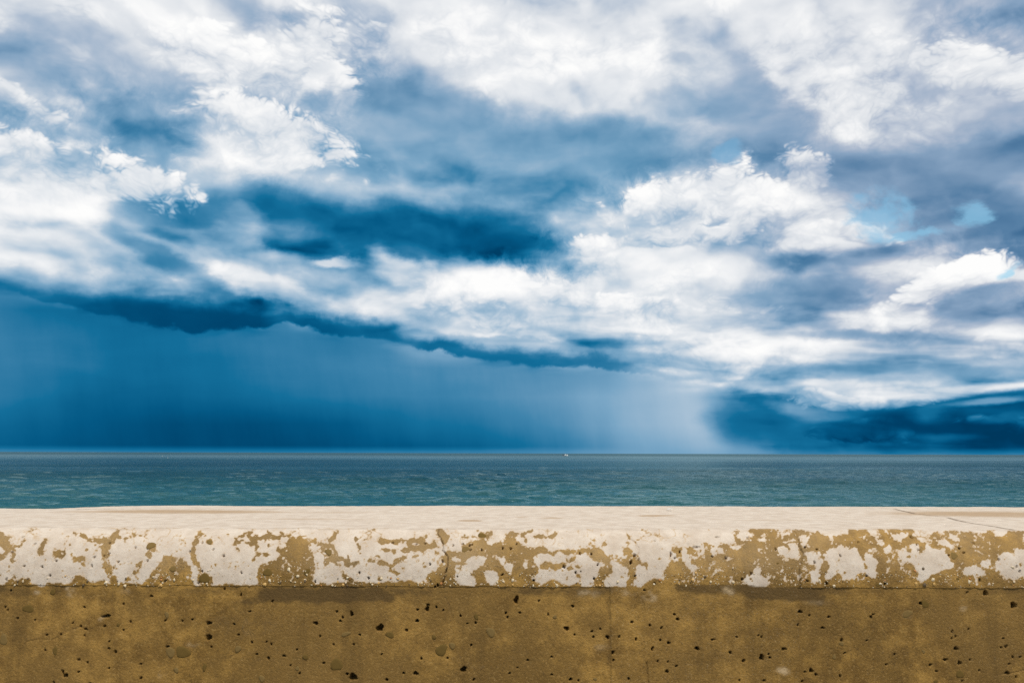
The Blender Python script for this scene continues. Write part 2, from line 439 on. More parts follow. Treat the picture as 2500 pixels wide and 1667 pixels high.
def build_sea():
    ys = [3.6]
    while ys[-1] < 300: ys.append(ys[-1] + max(.42, .006 * ys[-1]))
    while ys[-1] < 60000: ys.append(ys[-1] * 1.06)
    ys = np.array(ys)
    t = np.concatenate([-np.geomspace(40, 1.02, 30), np.linspace(-1, 1, 561), np.geomspace(1.02, 40, 30)])
    Xg = t[None, :] * (ys[:, None] * .78 + 14)
    Yg = np.repeat(ys[:, None], len(t), 1)
    Zg = np.zeros_like(Xg)
    fade = np.clip(1 - (Yg - 120) / 200, 0, 1) * np.clip(1.3 - np.abs(t[None, :]) * .3, 0, 1)
    r2 = np.random.default_rng(5)
    for k in range(26):
        L = 2.2 * 1.13 ** k * .55 + .9
        a = R(90) + r2.normal(0, .55)
        kx, ky = math.cos(a) * 2 * math.pi / L, math.sin(a) * 2 * math.pi / L
        ph = kx * Xg + ky * Yg + r2.uniform(0, 6.28) + 1.5 * fbm(Xg * .05, Yg * .05, 2, k)
        s = np.sin(ph)
        Zg += .0085 * L ** .75 * (s + .35 * np.cos(2 * ph))
    Zg *= fade * (.6 + .8 * (fbm(Xg * .02, Yg * .02, 3, 99) + .5))
    P = np.stack([Xg, Yg, SEA_Z + Zg], -1)
    me = grid_mesh('sea', P[:, ::-1])
    tag(link('sea', me, sea_material()), kind='structure')
build_sea()

# ------------------------------------------------------------------ promenade the viewer stands on
def build_promenade():
    m, g, bs = material('promenade_concrete')
    co = g.node('ShaderNodeTexCoord').outputs['Object']
    n = g.noise(co, 2.0, 6, .6)
    g.put(bs.inputs['Base Color'], g.cmix(n, (.22, .20, .17), (.36, .33, .28)))
    bs.inputs['Roughness'].default_value = .9
    xs = np.linspace(-14, 14, 57); ys = np.linspace(-12, 2.05, 29)
    Xg, Yg = np.meshgrid(xs, ys)
    P = np.stack([Xg, Yg, .004 * fbm(Xg, Yg, 3, 3)], -1)
    tag(link('promenade', grid_mesh('promenade', P), m), kind='structure')
build_promenade()

# ------------------------------------------------------------------ sea wall: cross-section
TOP = EYE - .19                     # height of the flat top
EDGE_Y = 2.075                      # where the flat top turns into the rounded nose
NOSE_Y, NOSE_Z = .10, .128          # how far the nose reaches forward and down
BACK_Y = 2.962
FACE_Y = EDGE_Y - NOSE_Y
def prof():
    """section from the seaward foot over the top and the nose; s = 0 where the nose starts, growing downwards"""
    pts = [(BACK_Y + .05, SEA_Z - .8), (BACK_Y + .03, -.5), (BACK_Y + .02, .8), (BACK_Y + .015, TOP - .12)]
    for a in np.linspace(0, 90, 9):
        pts.append((BACK_Y + .015 - .03 * (1 - math.cos(R(a))), TOP - .03 + .03 * math.sin(R(a))))
    for v in np.linspace(BACK_Y - .03, EDGE_Y + .02, 150): pts.append((v, TOP + .0))
    n = 104
    for a in np.linspace(0, 1, n):
        th = a * R(86)
        e = 2 / 2.15
        pts.append((EDGE_Y - NOSE_Y * math.sin(th) ** e, TOP - NOSE_Z * (1 - math.cos(th) ** e) / (1 - math.cos(R(86)) ** e)))
    return np.array(pts)
def arclen(p):
    return np.concatenate([[0], np.cumsum(np.hypot(*(p[1:] - p[:-1]).T))])
COP = prof(); COP_S = arclen(COP)
i0 = int(np.argmin(np.abs(COP[:, 0] - EDGE_Y) + np.abs(COP[:, 1] - TOP) * 5))
COP_S -= COP_S[i0]
LIP = COP[-1].copy()                # lower edge of the nose
FACE_PLANE = LIP[0] + .0010
fz = np.concatenate([np.arange(LIP[1] - .0005, LIP[1] - .30, -.002), np.linspace(LIP[1] - .31, -.02, 70)])
FACE = np.stack([np.full_like(fz, FACE_PLANE), fz], -1)
FACE = np.concatenate([[(FACE_PLANE, LIP[1] + u) for u in (.007, .005, .003, .001)], FACE]); fz = FACE[:, 1]
FACE_S = COP_S[-1] + (LIP[1] - fz)

def project(X, Yv, Zv):
    """photograph pixel of a point (used only to find where marks of the survey lie on the wall)"""
    z = Zv - EYE
    dep = Yv * math.cos(PITCH) + z * math.sin(PITCH)
    up = -Yv * math.sin(PITCH) + z * math.cos(PITCH)
    a, b = F_PX * X / dep, F_PX * up / dep
    c, s = math.cos(ROLL), math.sin(ROLL)
    return CX + a * c + b * s, CY - (b * c - a * s)
ALL_S = np.concatenate([COP_S[i0 - 140:], FACE_S[4:]]); ALL_P = np.concatenate([COP[i0 - 140:], FACE[4:]])
ALL_V = project(0 * ALL_S, ALL_P[:, 0], ALL_P[:, 1])[1]
def wall_at(px, py):
    """survey mark (photograph px) -> position along the wall X and arc length s"""
    for _ in range(3):
        dx, dy = px - CX, CY - py
        c, s = math.cos(ROLL), math.sin(ROLL)
        a, b = dx * c - dy * s, dx * s + dy * c
        v = CY - b
        S = np.interp(v, ALL_V, ALL_S)
    yv, zv = np.interp(S, ALL_S, ALL_P[:, 0]), np.interp(S, ALL_S, ALL_P[:, 1])
    dep = yv * math.cos(PITCH) + (zv - EYE) * math.sin(PITCH)
    return a * dep / F_PX, S

# ------------------------------------------------------------------ survey of stains, pits, cracks
H0, HH = 1276, 430                  # raster of the stain survey: 2500 x HH cells of about 1 mm
class Raster:
    def __init__(self): self.a = np.zeros((HH, 2500), np.float32)
    def _box(self, x0, y0, x1, y1):
        x0, x1 = max(0, int(x0)), min(2500, int(x1) + 2); y0, y1 = max(0, int(y0 - H0)), min(HH, int(y1 - H0) + 2)
        if x1 <= x0 or y1 <= y0: return None
        yy, xx = np.mgrid[y0:y1, x0:x1]
        return (slice(y0, y1), slice(x0, x1)), xx.astype(float), yy.astype(float) + H0
    def put(self, sl, v, val):
        self.a[sl] = self.a[sl] * (1 - v) + val * v
    def blob(self, x, y, rx, ry=None, val=1.0, soft=1.5, rot=0):
        ry = ry or rx; m = max(rx, ry) + soft * 2
        b = self._box(x - m, y - m, x + m, y + m)
        if b is None: return
        sl, xx, yy = b
        dx, dy = xx - x, yy - y
        c, s = math.cos(rot), math.sin(rot)
        dx, dy = dx * c + dy * s, -dx * s + dy * c
        wob = 1 + .55 * fbm(xx * .09, yy * .09, 3, 5)
        dd = (np.hypot(dx / rx, dy / ry) - wob) * min(rx, ry)
        self.put(sl, np.clip(.5 - dd / (2 * soft), 0, 1), val)
    def stroke(self, pts, r, val=1.0, soft=1.5, taper=False):
        pts = np.array(pts, float); m = r + soft * 2 + 4
        b = self._box(pts[:, 0].min() - m, pts[:, 1].min() - m, pts[:, 0].max() + m, pts[:, 1].max() + m)
        if b is None: return
        sl, xx, yy = b
        xx = xx + 9 * fbm(xx * .06, yy * .06, 3, 21); yy = yy + 9 * fbm(xx * .06, yy * .06, 3, 43)
        best = np.full(xx.shape, 1e9); n = len(pts) - 1
        for k in range(n):
            p, q = pts[k], pts[k + 1]; d = q - p; L2 = max(d @ d, 1e-6)
            tt = np.clip(((xx - p[0]) * d[0] + (yy - p[1]) * d[1]) / L2, 0, 1)
            dist = np.hypot(xx - p[0] - tt * d[0], yy - p[1] - tt * d[1])
            rr = r * (1 - .75 * (k + tt) / n) if taper else r
            best = np.minimum(best, dist - rr * (1 + .7 * fbm(xx * .08, yy * .08, 2, 9)))
        self.put(sl, np.clip(.5 - best / (2 * soft), 0, 1), val)
    def poly(self, pts, val=1.0, soft=1.5, wob=7):
        pts = np.array(pts, float); m = wob + 4
        b = self._box(pts[:, 0].min() - m, pts[:, 1].min() - m, pts[:, 0].max() + m, pts[:, 1].max() + m)
        if b is None: return
        sl, x, y = b
        xx = x + wob * 1.6 * fbm(x * .07, y * .07, 4, 61, .6); yy = y + wob * 1.6 * fbm(x * .07, y * .07, 4, 87, .6)
        ins = np.zeros(xx.shape, bool); best = np.full(xx.shape, 1e9)
        n = len(pts)
        for k in range(n):
            p, q = pts[k], pts[(k + 1) % n]; d = q - p; L2 = max(d @ d, 1e-6)
            cond = ((p[1] > yy) != (q[1] > yy))
            if abs(d[1]) > 1e-9:
                ins ^= cond & (xx < d[0] * (yy - p[1]) / d[1] + p[0])
            tt = np.clip(((xx - p[0]) * d[0] + (yy - p[1]) * d[1]) / L2, 0, 1)
            best = np.minimum(best, np.hypot(xx - p[0] - tt * d[0], yy - p[1] - tt * d[1]))
        sd = np.where(ins, -best, best)
        self.put(sl, np.clip(.5 - sd / (2 * soft), 0, 1), val)
    def sample(self, px, py):
        px = np.abs(px); px = np.where((px // 2499) % 2 == 0, px % 2499, 2499 - px % 2499)   # the pattern goes on beyond the survey
        x = np.clip(px, 0, 2498.9); y = np.clip(py - H0, 0, HH - 1.01)
        ix, iy = x.astype(int), y.astype(int); fx, fy = x - ix, y - iy
        a = self.a
        return (a[iy, ix] * (1 - fx) + a[iy, ix + 1] * fx) * (1 - fy) + (a[iy + 1, ix] * (1 - fx) + a[iy + 1, ix + 1] * fx) * fy

K = 500 / 2352
def sec(i, pts):                    # the survey was taken in five lengths of the nose
    return [(i * 500 + x * K, 1270 + y * K) for x, y in pts]
WET = Raster()
# (length, half-width, line)
for i, r, pts in [
    (0, 55, [(0, 180), (70, 270), (110, 340)]), (0, 22, [(110, 340), (150, 300), (230, 290), (300, 190), (350, 150)]), (0, 25, [(110, 350), (60, 380), (0, 410)]),
    (0, 10, [(60, 425), (0, 445)]), (0, 5, [(350, 150), (440, 155)]), (0, 5, [(350, 150), (380, 105), (420, 95)]), (0, 18, [(465, 340), (520, 220)]),
    (0, 26, [(820, 400), (850, 450), (920, 450), (960, 440)]), (0, 42, [(1290, 220), (1215, 290), (1205, 400), (1230, 480), (1240, 570), (1290, 680), (1310, 740)]),
    (0, 38, [(1340, 140), (1290, 220)]), (0, 24, [(940, 180), (1020, 220), (1080, 230), (1140, 240), (1270, 200)]), (0, 12, [(850, 150), (930, 140), (980, 170)]),
    (0, 10, [(1300, 180), (1440, 200), (1540, 190)]), (0, 24, [(2320, 120), (2270, 190), (2230, 280), (2220, 390), (2230, 440), (2260, 520), (2290, 580), (2352, 640)]),
    (0, 14, [(1640, 440), (1600, 520)]), (0, 8, [(1785, 150), (1780, 230)]),
    (1, 22, [(250, 150), (300, 200), (370, 200), (480, 150), (520, 130)]), (1, 22, [(490, 180), (560, 210), (640, 215), (740, 180)]), (1, 18, [(340, 290), (350, 250), (430, 240), (500, 260)]),
    (1, 12, [(340, 290), (370, 330)]), (1, 20, [(540, 240), (600, 280), (580, 330)]), (1, 22, [(740, 180), (860, 200), (860, 290), (840, 340)]), (1, 15, [(700, 120), (760, 170)]),
    (1, 22, [(590, 390), (650, 390), (750, 380)]), (1, 20, [(870, 145), (930, 140), (980, 150)]), (1, 9, [(740, 180), (930, 180), (1080, 200), (1170, 170)]),
    (1, 14, [(1080, 240), (1180, 240), (1270, 240), (1330, 265), (1390, 265)]), (1, 20, [(1430, 240), (1490, 200), (1510, 120)]), (1, 22, [(1550, 430), (1640, 510), (1660, 400)]),
    (1, 10, [(1660, 500), (1770, 460)]), (1, 28, [(1500, 480), (1560, 540), (1580, 630), (1680, 690)]), (1, 18, [(1730, 200), (1740, 260), (1770, 300), (1760, 370)]),
    (1, 22, [(1900, 470), (2000, 465), (2080, 490), (2150, 510), (2250, 440), (2300, 420)]), (1, 14, [(2150, 510), (2140, 560), (2230, 600)]),
    (1, 30, [(2000, 240), (2060, 250), (2170, 240), (2250, 240), (2352, 260)]),
    (2, 28, [(0, 220), (100, 220), (180, 180)]), (2, 28, [(100, 220), (170, 250)]), (2, 30, [(0, 300), (100, 330), (200, 300), (280, 290)]), (2, 42, [(340, 130), (400, 150), (410, 220)]),
    (2, 12, [(560, 180), (680, 195), (790, 190)]), (2, 20, [(800, 180), (940, 135)]), (2, 25, [(1160, 150), (1250, 150), (1310, 180), (1340, 240)]), (2, 12, [(1330, 150), (1400, 110), (1430, 80)]),
    (2, 22, [(1430, 180), (1500, 180), (1560, 200), (1660, 180), (1690, 135)]), (2, 22, [(1650, 380), (1720, 340), (1800, 360), (1930, 380), (2000, 350), (2060, 330)]),
    (2, 28, [(1510, 540), (1620, 530), (1680, 540), (1780, 500), (1890, 440)]), (2, 48, [(2300, 540), (2230, 600), (2180, 680), (2160, 760)]),
    (3, 8, [(130, 120), (180, 210), (240, 250), (280, 340), (270, 380)]), (3, 10, [(1030, 110), (1080, 115), (1130, 150)]),
]: WET.stroke(sec(i, pts), r * K)
WET.stroke(sec(0, [(150, 340), (150, 420), (115, 540)]), 38 * K, taper=True)
WET.stroke(sec(0, [(740, 400), (740, 465)]), 20 * K, taper=True)
# (length, x, y, half-width, half-height)
for i, x, y, rx, ry in [
    (0, 460, 370, 35, 58), (0, 700, 380, 50, 65), (0, 725, 155, 10, 16), (0, 800, 275, 13, 13), (0, 595, 485, 11, 11), (0, 305, 470, 14, 14), (0, 560, 375, 16, 8), (0, 550, 420, 8, 8),
    (0, 1090, 285, 14, 14), (0, 1545, 155, 30, 20), (0, 1450, 195, 20, 12), (0, 1610, 170, 18, 12), (0, 1735, 290, 50, 45), (0, 1700, 390, 42, 35), (0, 1760, 340, 25, 25), (0, 1585, 550, 42, 46),
    (0, 1550, 600, 30, 36), (0, 1490, 490, 30, 16), (0, 1460, 680, 35, 18), (0, 1385, 420, 16, 10), (0, 1470, 420, 20, 14), (0, 2160, 380, 25, 20), (0, 2330, 670, 80, 85), (0, 1580, 335, 16, 8),
    (1, 55, 245, 32, 38), (1, 20, 690, 85, 75), (1, 735, 285, 18, 28), (1, 560, 445, 20, 24), (1, 1270, 210, 12, 25), (1, 1685, 145, 28, 13), (1, 1865, 295, 18, 16), (1, 1870, 345, 30, 9),
    (1, 1870, 225, 15, 12), (1, 2060, 215, 20, 18), (1, 2300, 340, 55, 35), (1, 2100, 340, 65, 18), (1, 2160, 360, 40, 32), (1, 2110, 410, 25, 14), (1, 1980, 405, 20, 14), (1, 2010, 670, 28, 24),
    (2, 60, 150, 32, 18), (2, 285, 245, 15, 18), (2, 310, 365, 22, 20), (2, 60, 410, 38, 11), (2, 170, 490, 45, 18), (2, 180, 530, 20, 20), (2, 860, 170, 75, 36), (2, 1540, 190, 48, 28),
    (2, 1755, 205, 15, 12), (2, 1820, 215, 20, 14), (2, 1705, 245, 15, 12), (2, 1850, 550, 38, 18), (2, 1940, 530, 38, 24), (2, 2040, 520, 20, 24), (2, 1940, 635, 40, 27), (2, 1620, 480, 18, 18),
    (2, 2210, 150, 52, 20), (2, 2100, 270, 38, 28), (2, 2240, 270, 30, 24), (2, 1930, 740, 34, 24), (2, 1660, 320, 14, 16),
    (3, 265, 215, 25, 14), (3, 365, 205, 22, 11), (3, 350, 510, 34, 30), (3, 465, 520, 28, 24), (3, 510, 440, 24, 14), (3, 370, 540, 14, 24), (3, 760, 270, 14, 12),
]: WET.blob(*sec(i, [(x, y)])[0], rx * K, ry * K)
wet_polys = [
    (0, [(1940, 400), (2100, 440), (2180, 520), (2210, 600), (2210, 700), (2300, 790), (1600, 790), (1650, 690), (1720, 640), (1800, 530), (1850, 450)]),
    (0, [(0, 790), (60, 700), (130, 670), (150, 610), (190, 680), (270, 640), (350, 660), (390, 790)]), (0, [(500, 790), (540, 700), (620, 710), (790, 760), (790, 790)]),
    (0, [(830, 690), (870, 630), (940, 630), (1030, 735), (1030, 790), (880, 790)]), (0, [(1020, 745), (1300, 725), (2352, 740), (2352, 790), (1020, 790)]),
    (1, [(0, 735), (600, 750), (1250, 735), (1580, 705), (2352, 715), (2352, 790), (0, 790)]),
    (1, [(950, 200), (1060, 190), (1180, 260), (1190, 330), (1240, 370), (1230, 480), (1280, 580), (1260, 790), (610, 790), (610, 540), (690, 490), (830, 430), (850, 370), (920, 310)]),
    (1, [(1360, 270), (1470, 260), (1500, 340), (1550, 400), (1560, 460), (1480, 480), (1380, 520), (1370, 400), (1290, 350)]),
    (2, [(400, 350), (590, 350), (600, 290), (700, 240), (850, 220), (880, 280), (1000, 270), (1120, 210), (1250, 200), (1260, 260), (1380, 310), (1480, 310), (1540, 290), (1560, 330), (1650, 370), (1660, 400),
         (1480, 370), (1420, 450), (1480, 540), (1470, 600), (1400, 660), (1450, 720), (1460, 790), (0, 790), (20, 720), (180, 740), (200, 620), (310, 600), (390, 450)]),
    (2, [(2000, 350), (2130, 310), (2230, 330), (2250, 390), (2352, 390), (2352, 470), (2280, 480), (2250, 500), (2130, 490), (2050, 400)]), (2, [(1640, 790), (1700, 740), (1800, 745), (1850, 790)]),
    (2, [(1440, 765), (2352, 765), (2352, 790), (1440, 790)]),
    (3, [(0, 390), (90, 400), (80, 310), (160, 280), (220, 360), (290, 420), (300, 470), (260, 540), (230, 640), (220, 790), (140, 790), (160, 560), (80, 480), (0, 490)]),
    (3, [(0, 765), (600, 765), (600, 790), (0, 790)]),
    (3, [(560, 790), (555, 620), (600, 520), (660, 490), (650, 300), (780, 310), (840, 290), (900, 300), (980, 330), (1010, 270), (1060, 230), (1100, 270), (1180, 290), (1200, 240), (1290, 270), (1370, 240),
         (1380, 170), (1320, 130), (1480, 100), (1700, 95), (1850, 100), (1990, 160), (2050, 100), (2352, 130), (2400, 790)]),
    (4, [(-30, 120), (330, 95), (1000, 90), (1300, 120), (2352, 110), (2352, 790), (-30, 790)]),
]
for i, p in wet_polys: WET.poly(sec(i, p), 1.0)
dry_polys = [
    (2, [(530, 520), (650, 510), (660, 460), (720, 410), (800, 400), (900, 430), (860, 500), (790, 560), (690, 590), (740, 680), (730, 765), (560, 740), (520, 600)]),
    (2, [(850, 570), (1010, 590), (1020, 680), (930, 740), (870, 640)]), (2, [(1030, 430), (1090, 410), (1100, 490), (1190, 500), (1180, 590), (1110, 590), (1060, 510)]),
    (2, [(1310, 500), (1370, 480), (1340, 560)]), (2, [(460, 450), (600, 440), (610, 470), (500, 475)]), (2, [(400, 270), (580, 250), (590, 310), (540, 340), (410, 330)]),
    (3, [(660, 360), (700, 370), (750, 470), (690, 480)]), (3, [(790, 300), (830, 310), (820, 400), (930, 520), (950, 550), (880, 580), (830, 500), (780, 430)]),
    (3, [(900, 285), (990, 300), (980, 330), (930, 330)]), (3, [(1100, 320), (1160, 280), (1250, 330), (1240, 370), (1100, 370)]), (3, [(1310, 310), (1430, 290), (1470, 300), (1420, 350), (1340, 340)]),
    (3, [(1400, 180), (1490, 120), (1600, 140), (1610, 190), (1540, 200), (1600, 250), (1500, 230), (1480, 210)]), (3, [(1630, 200), (1720, 210), (1730, 240), (1640, 240)]),
    (3, [(1600, 550), (1660, 530), (1690, 630), (1780, 720), (1740, 765), (1600, 770), (1510, 720), (1490, 660), (1580, 610)]),
    (3, [(1880, 300), (1950, 290), (2000, 340), (2030, 270), (2100, 290), (2120, 370), (2080, 440), (1990, 410), (1910, 390)]), (3, [(1930, 230), (2050, 240), (1960, 270)]),
    (3, [(2110, 180), (2200, 180), (2250, 230), (2200, 280), (2150, 330), (2140, 260)]), (3, [(2190, 390), (2290, 340), (2352, 370), (2352, 520), (2240, 500)]),
    (3, [(2230, 570), (2352, 550), (2352, 700), (2270, 700)]), (3, [(1900, 110), (1990, 120), (1950, 170)]),
    (4, [(50, 400), (100, 330), (200, 320), (250, 290), (330, 350), (410, 300), (430, 370), (480, 400), (500, 520), (530, 570), (520, 600), (440, 620), (400, 660), (350, 710), (280, 700), (220, 600),
         (170, 570), (160, 640), (100, 690), (70, 620), (90, 570), (140, 520), (60, 460)]), (4, [(520, 390), (620, 400), (660, 450), (650, 560), (650, 640), (580, 650), (550, 560)]),
    (4, [(0, 380), (30, 390), (30, 480), (0, 520)]), (4, [(740, 330), (800, 270), (830, 310), (800, 370), (750, 370)]), (4, [(640, 220), (740, 230), (760, 290), (700, 280)]), (4, [(640, 390), (700, 360), (730, 400)]),
    (4, [(530, 110), (680, 110), (700, 170), (660, 200), (560, 160)]), (4, [(0, 100), (320, 100), (330, 160), (200, 180), (130, 180), (0, 150)]), (4, [(430, 180), (540, 170), (550, 200), (430, 195)]),
    (4, [(820, 150), (960, 150), (1020, 170), (960, 220), (930, 280), (870, 240)]),
    (4, [(890, 340), (960, 310), (1010, 370), (1100, 370), (1180, 370), (1240, 290), (1400, 360), (1500, 420), (1540, 500), (1540, 540), (1440, 560), (1270, 640), (1220, 690), (1140, 680), (1110, 560), (1070, 490), (970, 490), (930, 420)]),
    (4, [(1030, 290), (1080, 240), (1140, 280), (1170, 370), (1080, 360)]), (4, [(1130, 90), (1350, 90), (1280, 190), (1270, 230), (1190, 260), (1110, 180)]), (4, [(1300, 240), (1450, 220), (1550, 300), (1540, 330), (1450, 280), (1380, 270)]),
    (4, [(1470, 140), (1560, 170), (1610, 230), (1560, 240), (1500, 200)]), (4, [(1600, 540), (1660, 540), (1780, 510), (1900, 580), (1920, 640), (1850, 650), (1780, 600), (1670, 620)]),
    (4, [(1840, 460), (1980, 450), (2000, 560), (1900, 560)]), (4, [(2060, 400), (2110, 350), (2200, 370), (2290, 450), (2300, 520), (2352, 540), (2352, 640), (2230, 680), (2120, 620), (2030, 560)]),
    (4, [(2230, 340), (2352, 330), (2352, 480), (2300, 460)]), (4, [(1560, 90), (1900, 90), (1960, 150), (1700, 130)]), (4, [(2000, 120), (2180, 120), (2160, 160), (2010, 180)]), (4, [(1860, 370), (1900, 390), (1860, 420)]),
]
for i, p in dry_polys: WET.poly(sec(i, p), 0.0)
for i, x, y, rx, ry in [(4, 290, 595, 16, 14), (4, 1030, 415, 18, 14), (4, 1140, 495, 14, 12), (4, 2130, 430, 26, 20), (3, 1570, 680, 24, 24), (4, 1060, 380, 16, 20), (4, 1180, 350, 10, 14)]:
    WET.blob(*sec(i, [(x, y)])[0], rx * K, ry * K)
for _ in range(150):                # crumbs of damp left on the dry skin
    px, py = random.uniform(0, 2500), 1290 + 95 * random.random() ** 1.5
    WET.blob(px, py, random.uniform(1.2, 3.4), random.uniform(1, 2.4))
WET.a[1433 - H0:] = 1.0             # the face below the joint is damp all over ...
def blur(a, s):
    k = np.exp(-np.arange(-8, 9) ** 2 / (2 * s * s)); k /= k.sum()
    for ax in (0, 1):
        pad = np.pad(a, [(8, 8) if i == ax else (0, 0) for i in (0, 1)], mode='edge')
        a = sum(w * np.take(pad, range(j, j + a.shape[ax]), axis=ax) for j, w in enumerate(k))
    return a
_yy, _xx = np.mgrid[0:HH, 0:2500].astype(float)
_fade = np.clip((1436 - H0 - _yy) / 10, 0, 1)
_rag = 1.0 * fbm(_xx * .06, _yy * .06, 4, 301, .68) + .75 * fbm(_xx * .19, _yy * .19, 3, 302, .65)
_web = np.abs(fbm(_xx * .035, _yy * .05, 3, 305)); _web = np.clip(1 - _web / .035, 0, 1) * np.clip(fbm(_xx * .012, _yy * .02, 2, 306) * 5 + .1, 0, 1) * np.clip((1345 - H0 - _yy) / 30, 0, 1)
_m = .40 * WET.a + .60 * blur(WET.a, 5.0) + (_rag * 1.75 - .03 - .09 * (_xx > 1480) - .14 * np.clip((1308 - H0 - _yy) / 20, 0, 1)) * _fade
WET.a = np.clip(.5 + (_m - .5) * 2.3, 0, 1)
_h = 1433 - H0 - 20 * np.clip(fbm(_xx[0] * .02, _xx[0] * 0 + 4, 3, 320, .6) * 2.2 + .35, 0, 1.2) - 7 * fbm(_xx[0] * .15, _xx[0] * 0, 3, 321)
WET.a = np.maximum(WET.a, np.clip((_yy - _h[None, :]) / 6 + .3, 0, 1) * (_yy < 1434 - H0))
WET.a = np.maximum(WET.a, .75 * _web).astype(np.float32)
PALE, DARK, CRACK_TONE = Raster(), Raster(), Raster()
J = 833 / 2352
def bay(i, x, y): return (i * 833.3 + x * J, 1200 + y * J)
for i, x, y, rx, ry, v in [                          # ... apart from bleached patches
    (0, 262, 672, 26, 34, .95), (0, 490, 680, 40, 36, .8), (0, 560, 700, 60, 40, .35), (0, 850, 680, 50, 24, .4), (1, 1700, 700, 80, 34, .5), (1, 1980, 690, 120, 36, .5), (1, 2130, 740, 50, 40, .45), (1, 2250, 690, 40, 22, .5),
    (2, 310, 690, 50, 46, .5), (2, 1935, 785, 22, 40, .55), (0, 1330, 1050, 40, 16, .5), (0, 1130, 1270, 50, 70, .25), (0, 700, 880, 12, 10, .9), (1, 1800, 1070, 60, 40, .3), (1, 640, 1110, 20, 12, .5),
    (2, 680, 1235, 44, 20, .9), (2, 1548, 850, 40, 30, .35), (0, 1700, 900, 260, 120, .15), (1, 1250, 1100, 200, 80, .12), (2, 850, 760, 110, 8, .4), (2, 1100, 765, 160, 5, .3), (2, 1600, 780, 120, 5, .3), (0, 1170, 1100, 30, 36, .35)]:
    PALE.blob(*bay(i, x, y), rx * J, ry * J, v, soft=9)
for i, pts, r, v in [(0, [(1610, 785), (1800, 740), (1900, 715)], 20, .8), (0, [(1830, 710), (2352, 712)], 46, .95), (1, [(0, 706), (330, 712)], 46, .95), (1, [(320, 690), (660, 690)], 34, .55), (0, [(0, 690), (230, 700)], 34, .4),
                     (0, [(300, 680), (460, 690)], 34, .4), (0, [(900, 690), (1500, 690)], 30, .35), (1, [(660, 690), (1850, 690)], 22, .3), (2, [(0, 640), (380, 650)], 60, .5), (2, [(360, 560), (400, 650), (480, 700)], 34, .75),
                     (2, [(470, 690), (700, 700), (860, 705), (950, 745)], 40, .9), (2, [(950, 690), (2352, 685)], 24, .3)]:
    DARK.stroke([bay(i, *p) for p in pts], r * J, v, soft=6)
CRACKS = [  # (points, half width mm, depth m)
    ([sec(2, [p])[0] for p in [(340, 95), (315, 150), (350, 190), (375, 260), (380, 340), (420, 390), (440, 430), (430, 520), (405, 600), (400, 640), (370, 720), (390, 770)]], 2.2, .008),
    ([bay(1, *p) for p in [(690, 690), (735, 760), (765, 870), (760, 1000), (830, 1150), (920, 1300)]], 1.3, .004),
    ([sec(3, [p])[0] for p in [(2020, 100), (2110, 220), (2120, 290), (2170, 400), (2120, 560), (2130, 760)]], 1.5, .005),
    ([sec(3, [p])[0] for p in [(130, 110), (180, 210), (240, 250), (280, 340), (270, 390)]], 1.3, .004),
    ([bay(0, *p) for p in [(0, 1145), (130, 1095), (180, 1030), (270, 1010), (350, 1020), (420, 985), (500, 945), (555, 928), (600, 948), (690, 920)]], 1.3, .004),
    ([bay(0, *p) for p in [(775, 660), (770, 760), (782, 860)]], 1.2, .003),
    ([sec(0, [p])[0] for p in [(1330, 130), (1200, 300), (1230, 480), (1290, 720)]], 1.3, .004),
    ([bay(2, *p) for p in [(2140, 1262), (2240, 1250), (2352, 1225)]], 1.2, .003),
    ([bay(1, *p) for p in [(2100, 1170), (2115, 1319)]], 1.0, .003),
    ([bay(0, *p) for p in [(1380, 1165), (1560, 1150), (1680, 1080)]], 1.0, .003),
    ([(0, 1284), (90, 1286), (220, 1286), (300, 1292), (420, 1288), (530, 1286), (660, 1289), (840, 1290), (1000, 1291), (1060, 1291), (1170, 1291), (1300, 1288), (1460, 1289), (1540, 1293), (1680, 1289), (1830, 1287), (2000, 1289),
      (2140, 1287), (2230, 1287), (2330, 1290), (2500, 1292)], 1.1, .003),
]
for pts, w, dep in CRACKS: CRACK_TONE.stroke(pts, w * .45, .6 if dep > .0045 else .32, soft=.9)  # dirt colour that also paints in the shade of the cracks' depth
DARK.stroke([(1488, 1437), (1488, 1690)], 4, .5, soft=4); DARK.stroke([(1950, 1470), (1951, 1690)], 4, .45, soft=5)
PITS = []                            # (x px, y px, rx, ry)
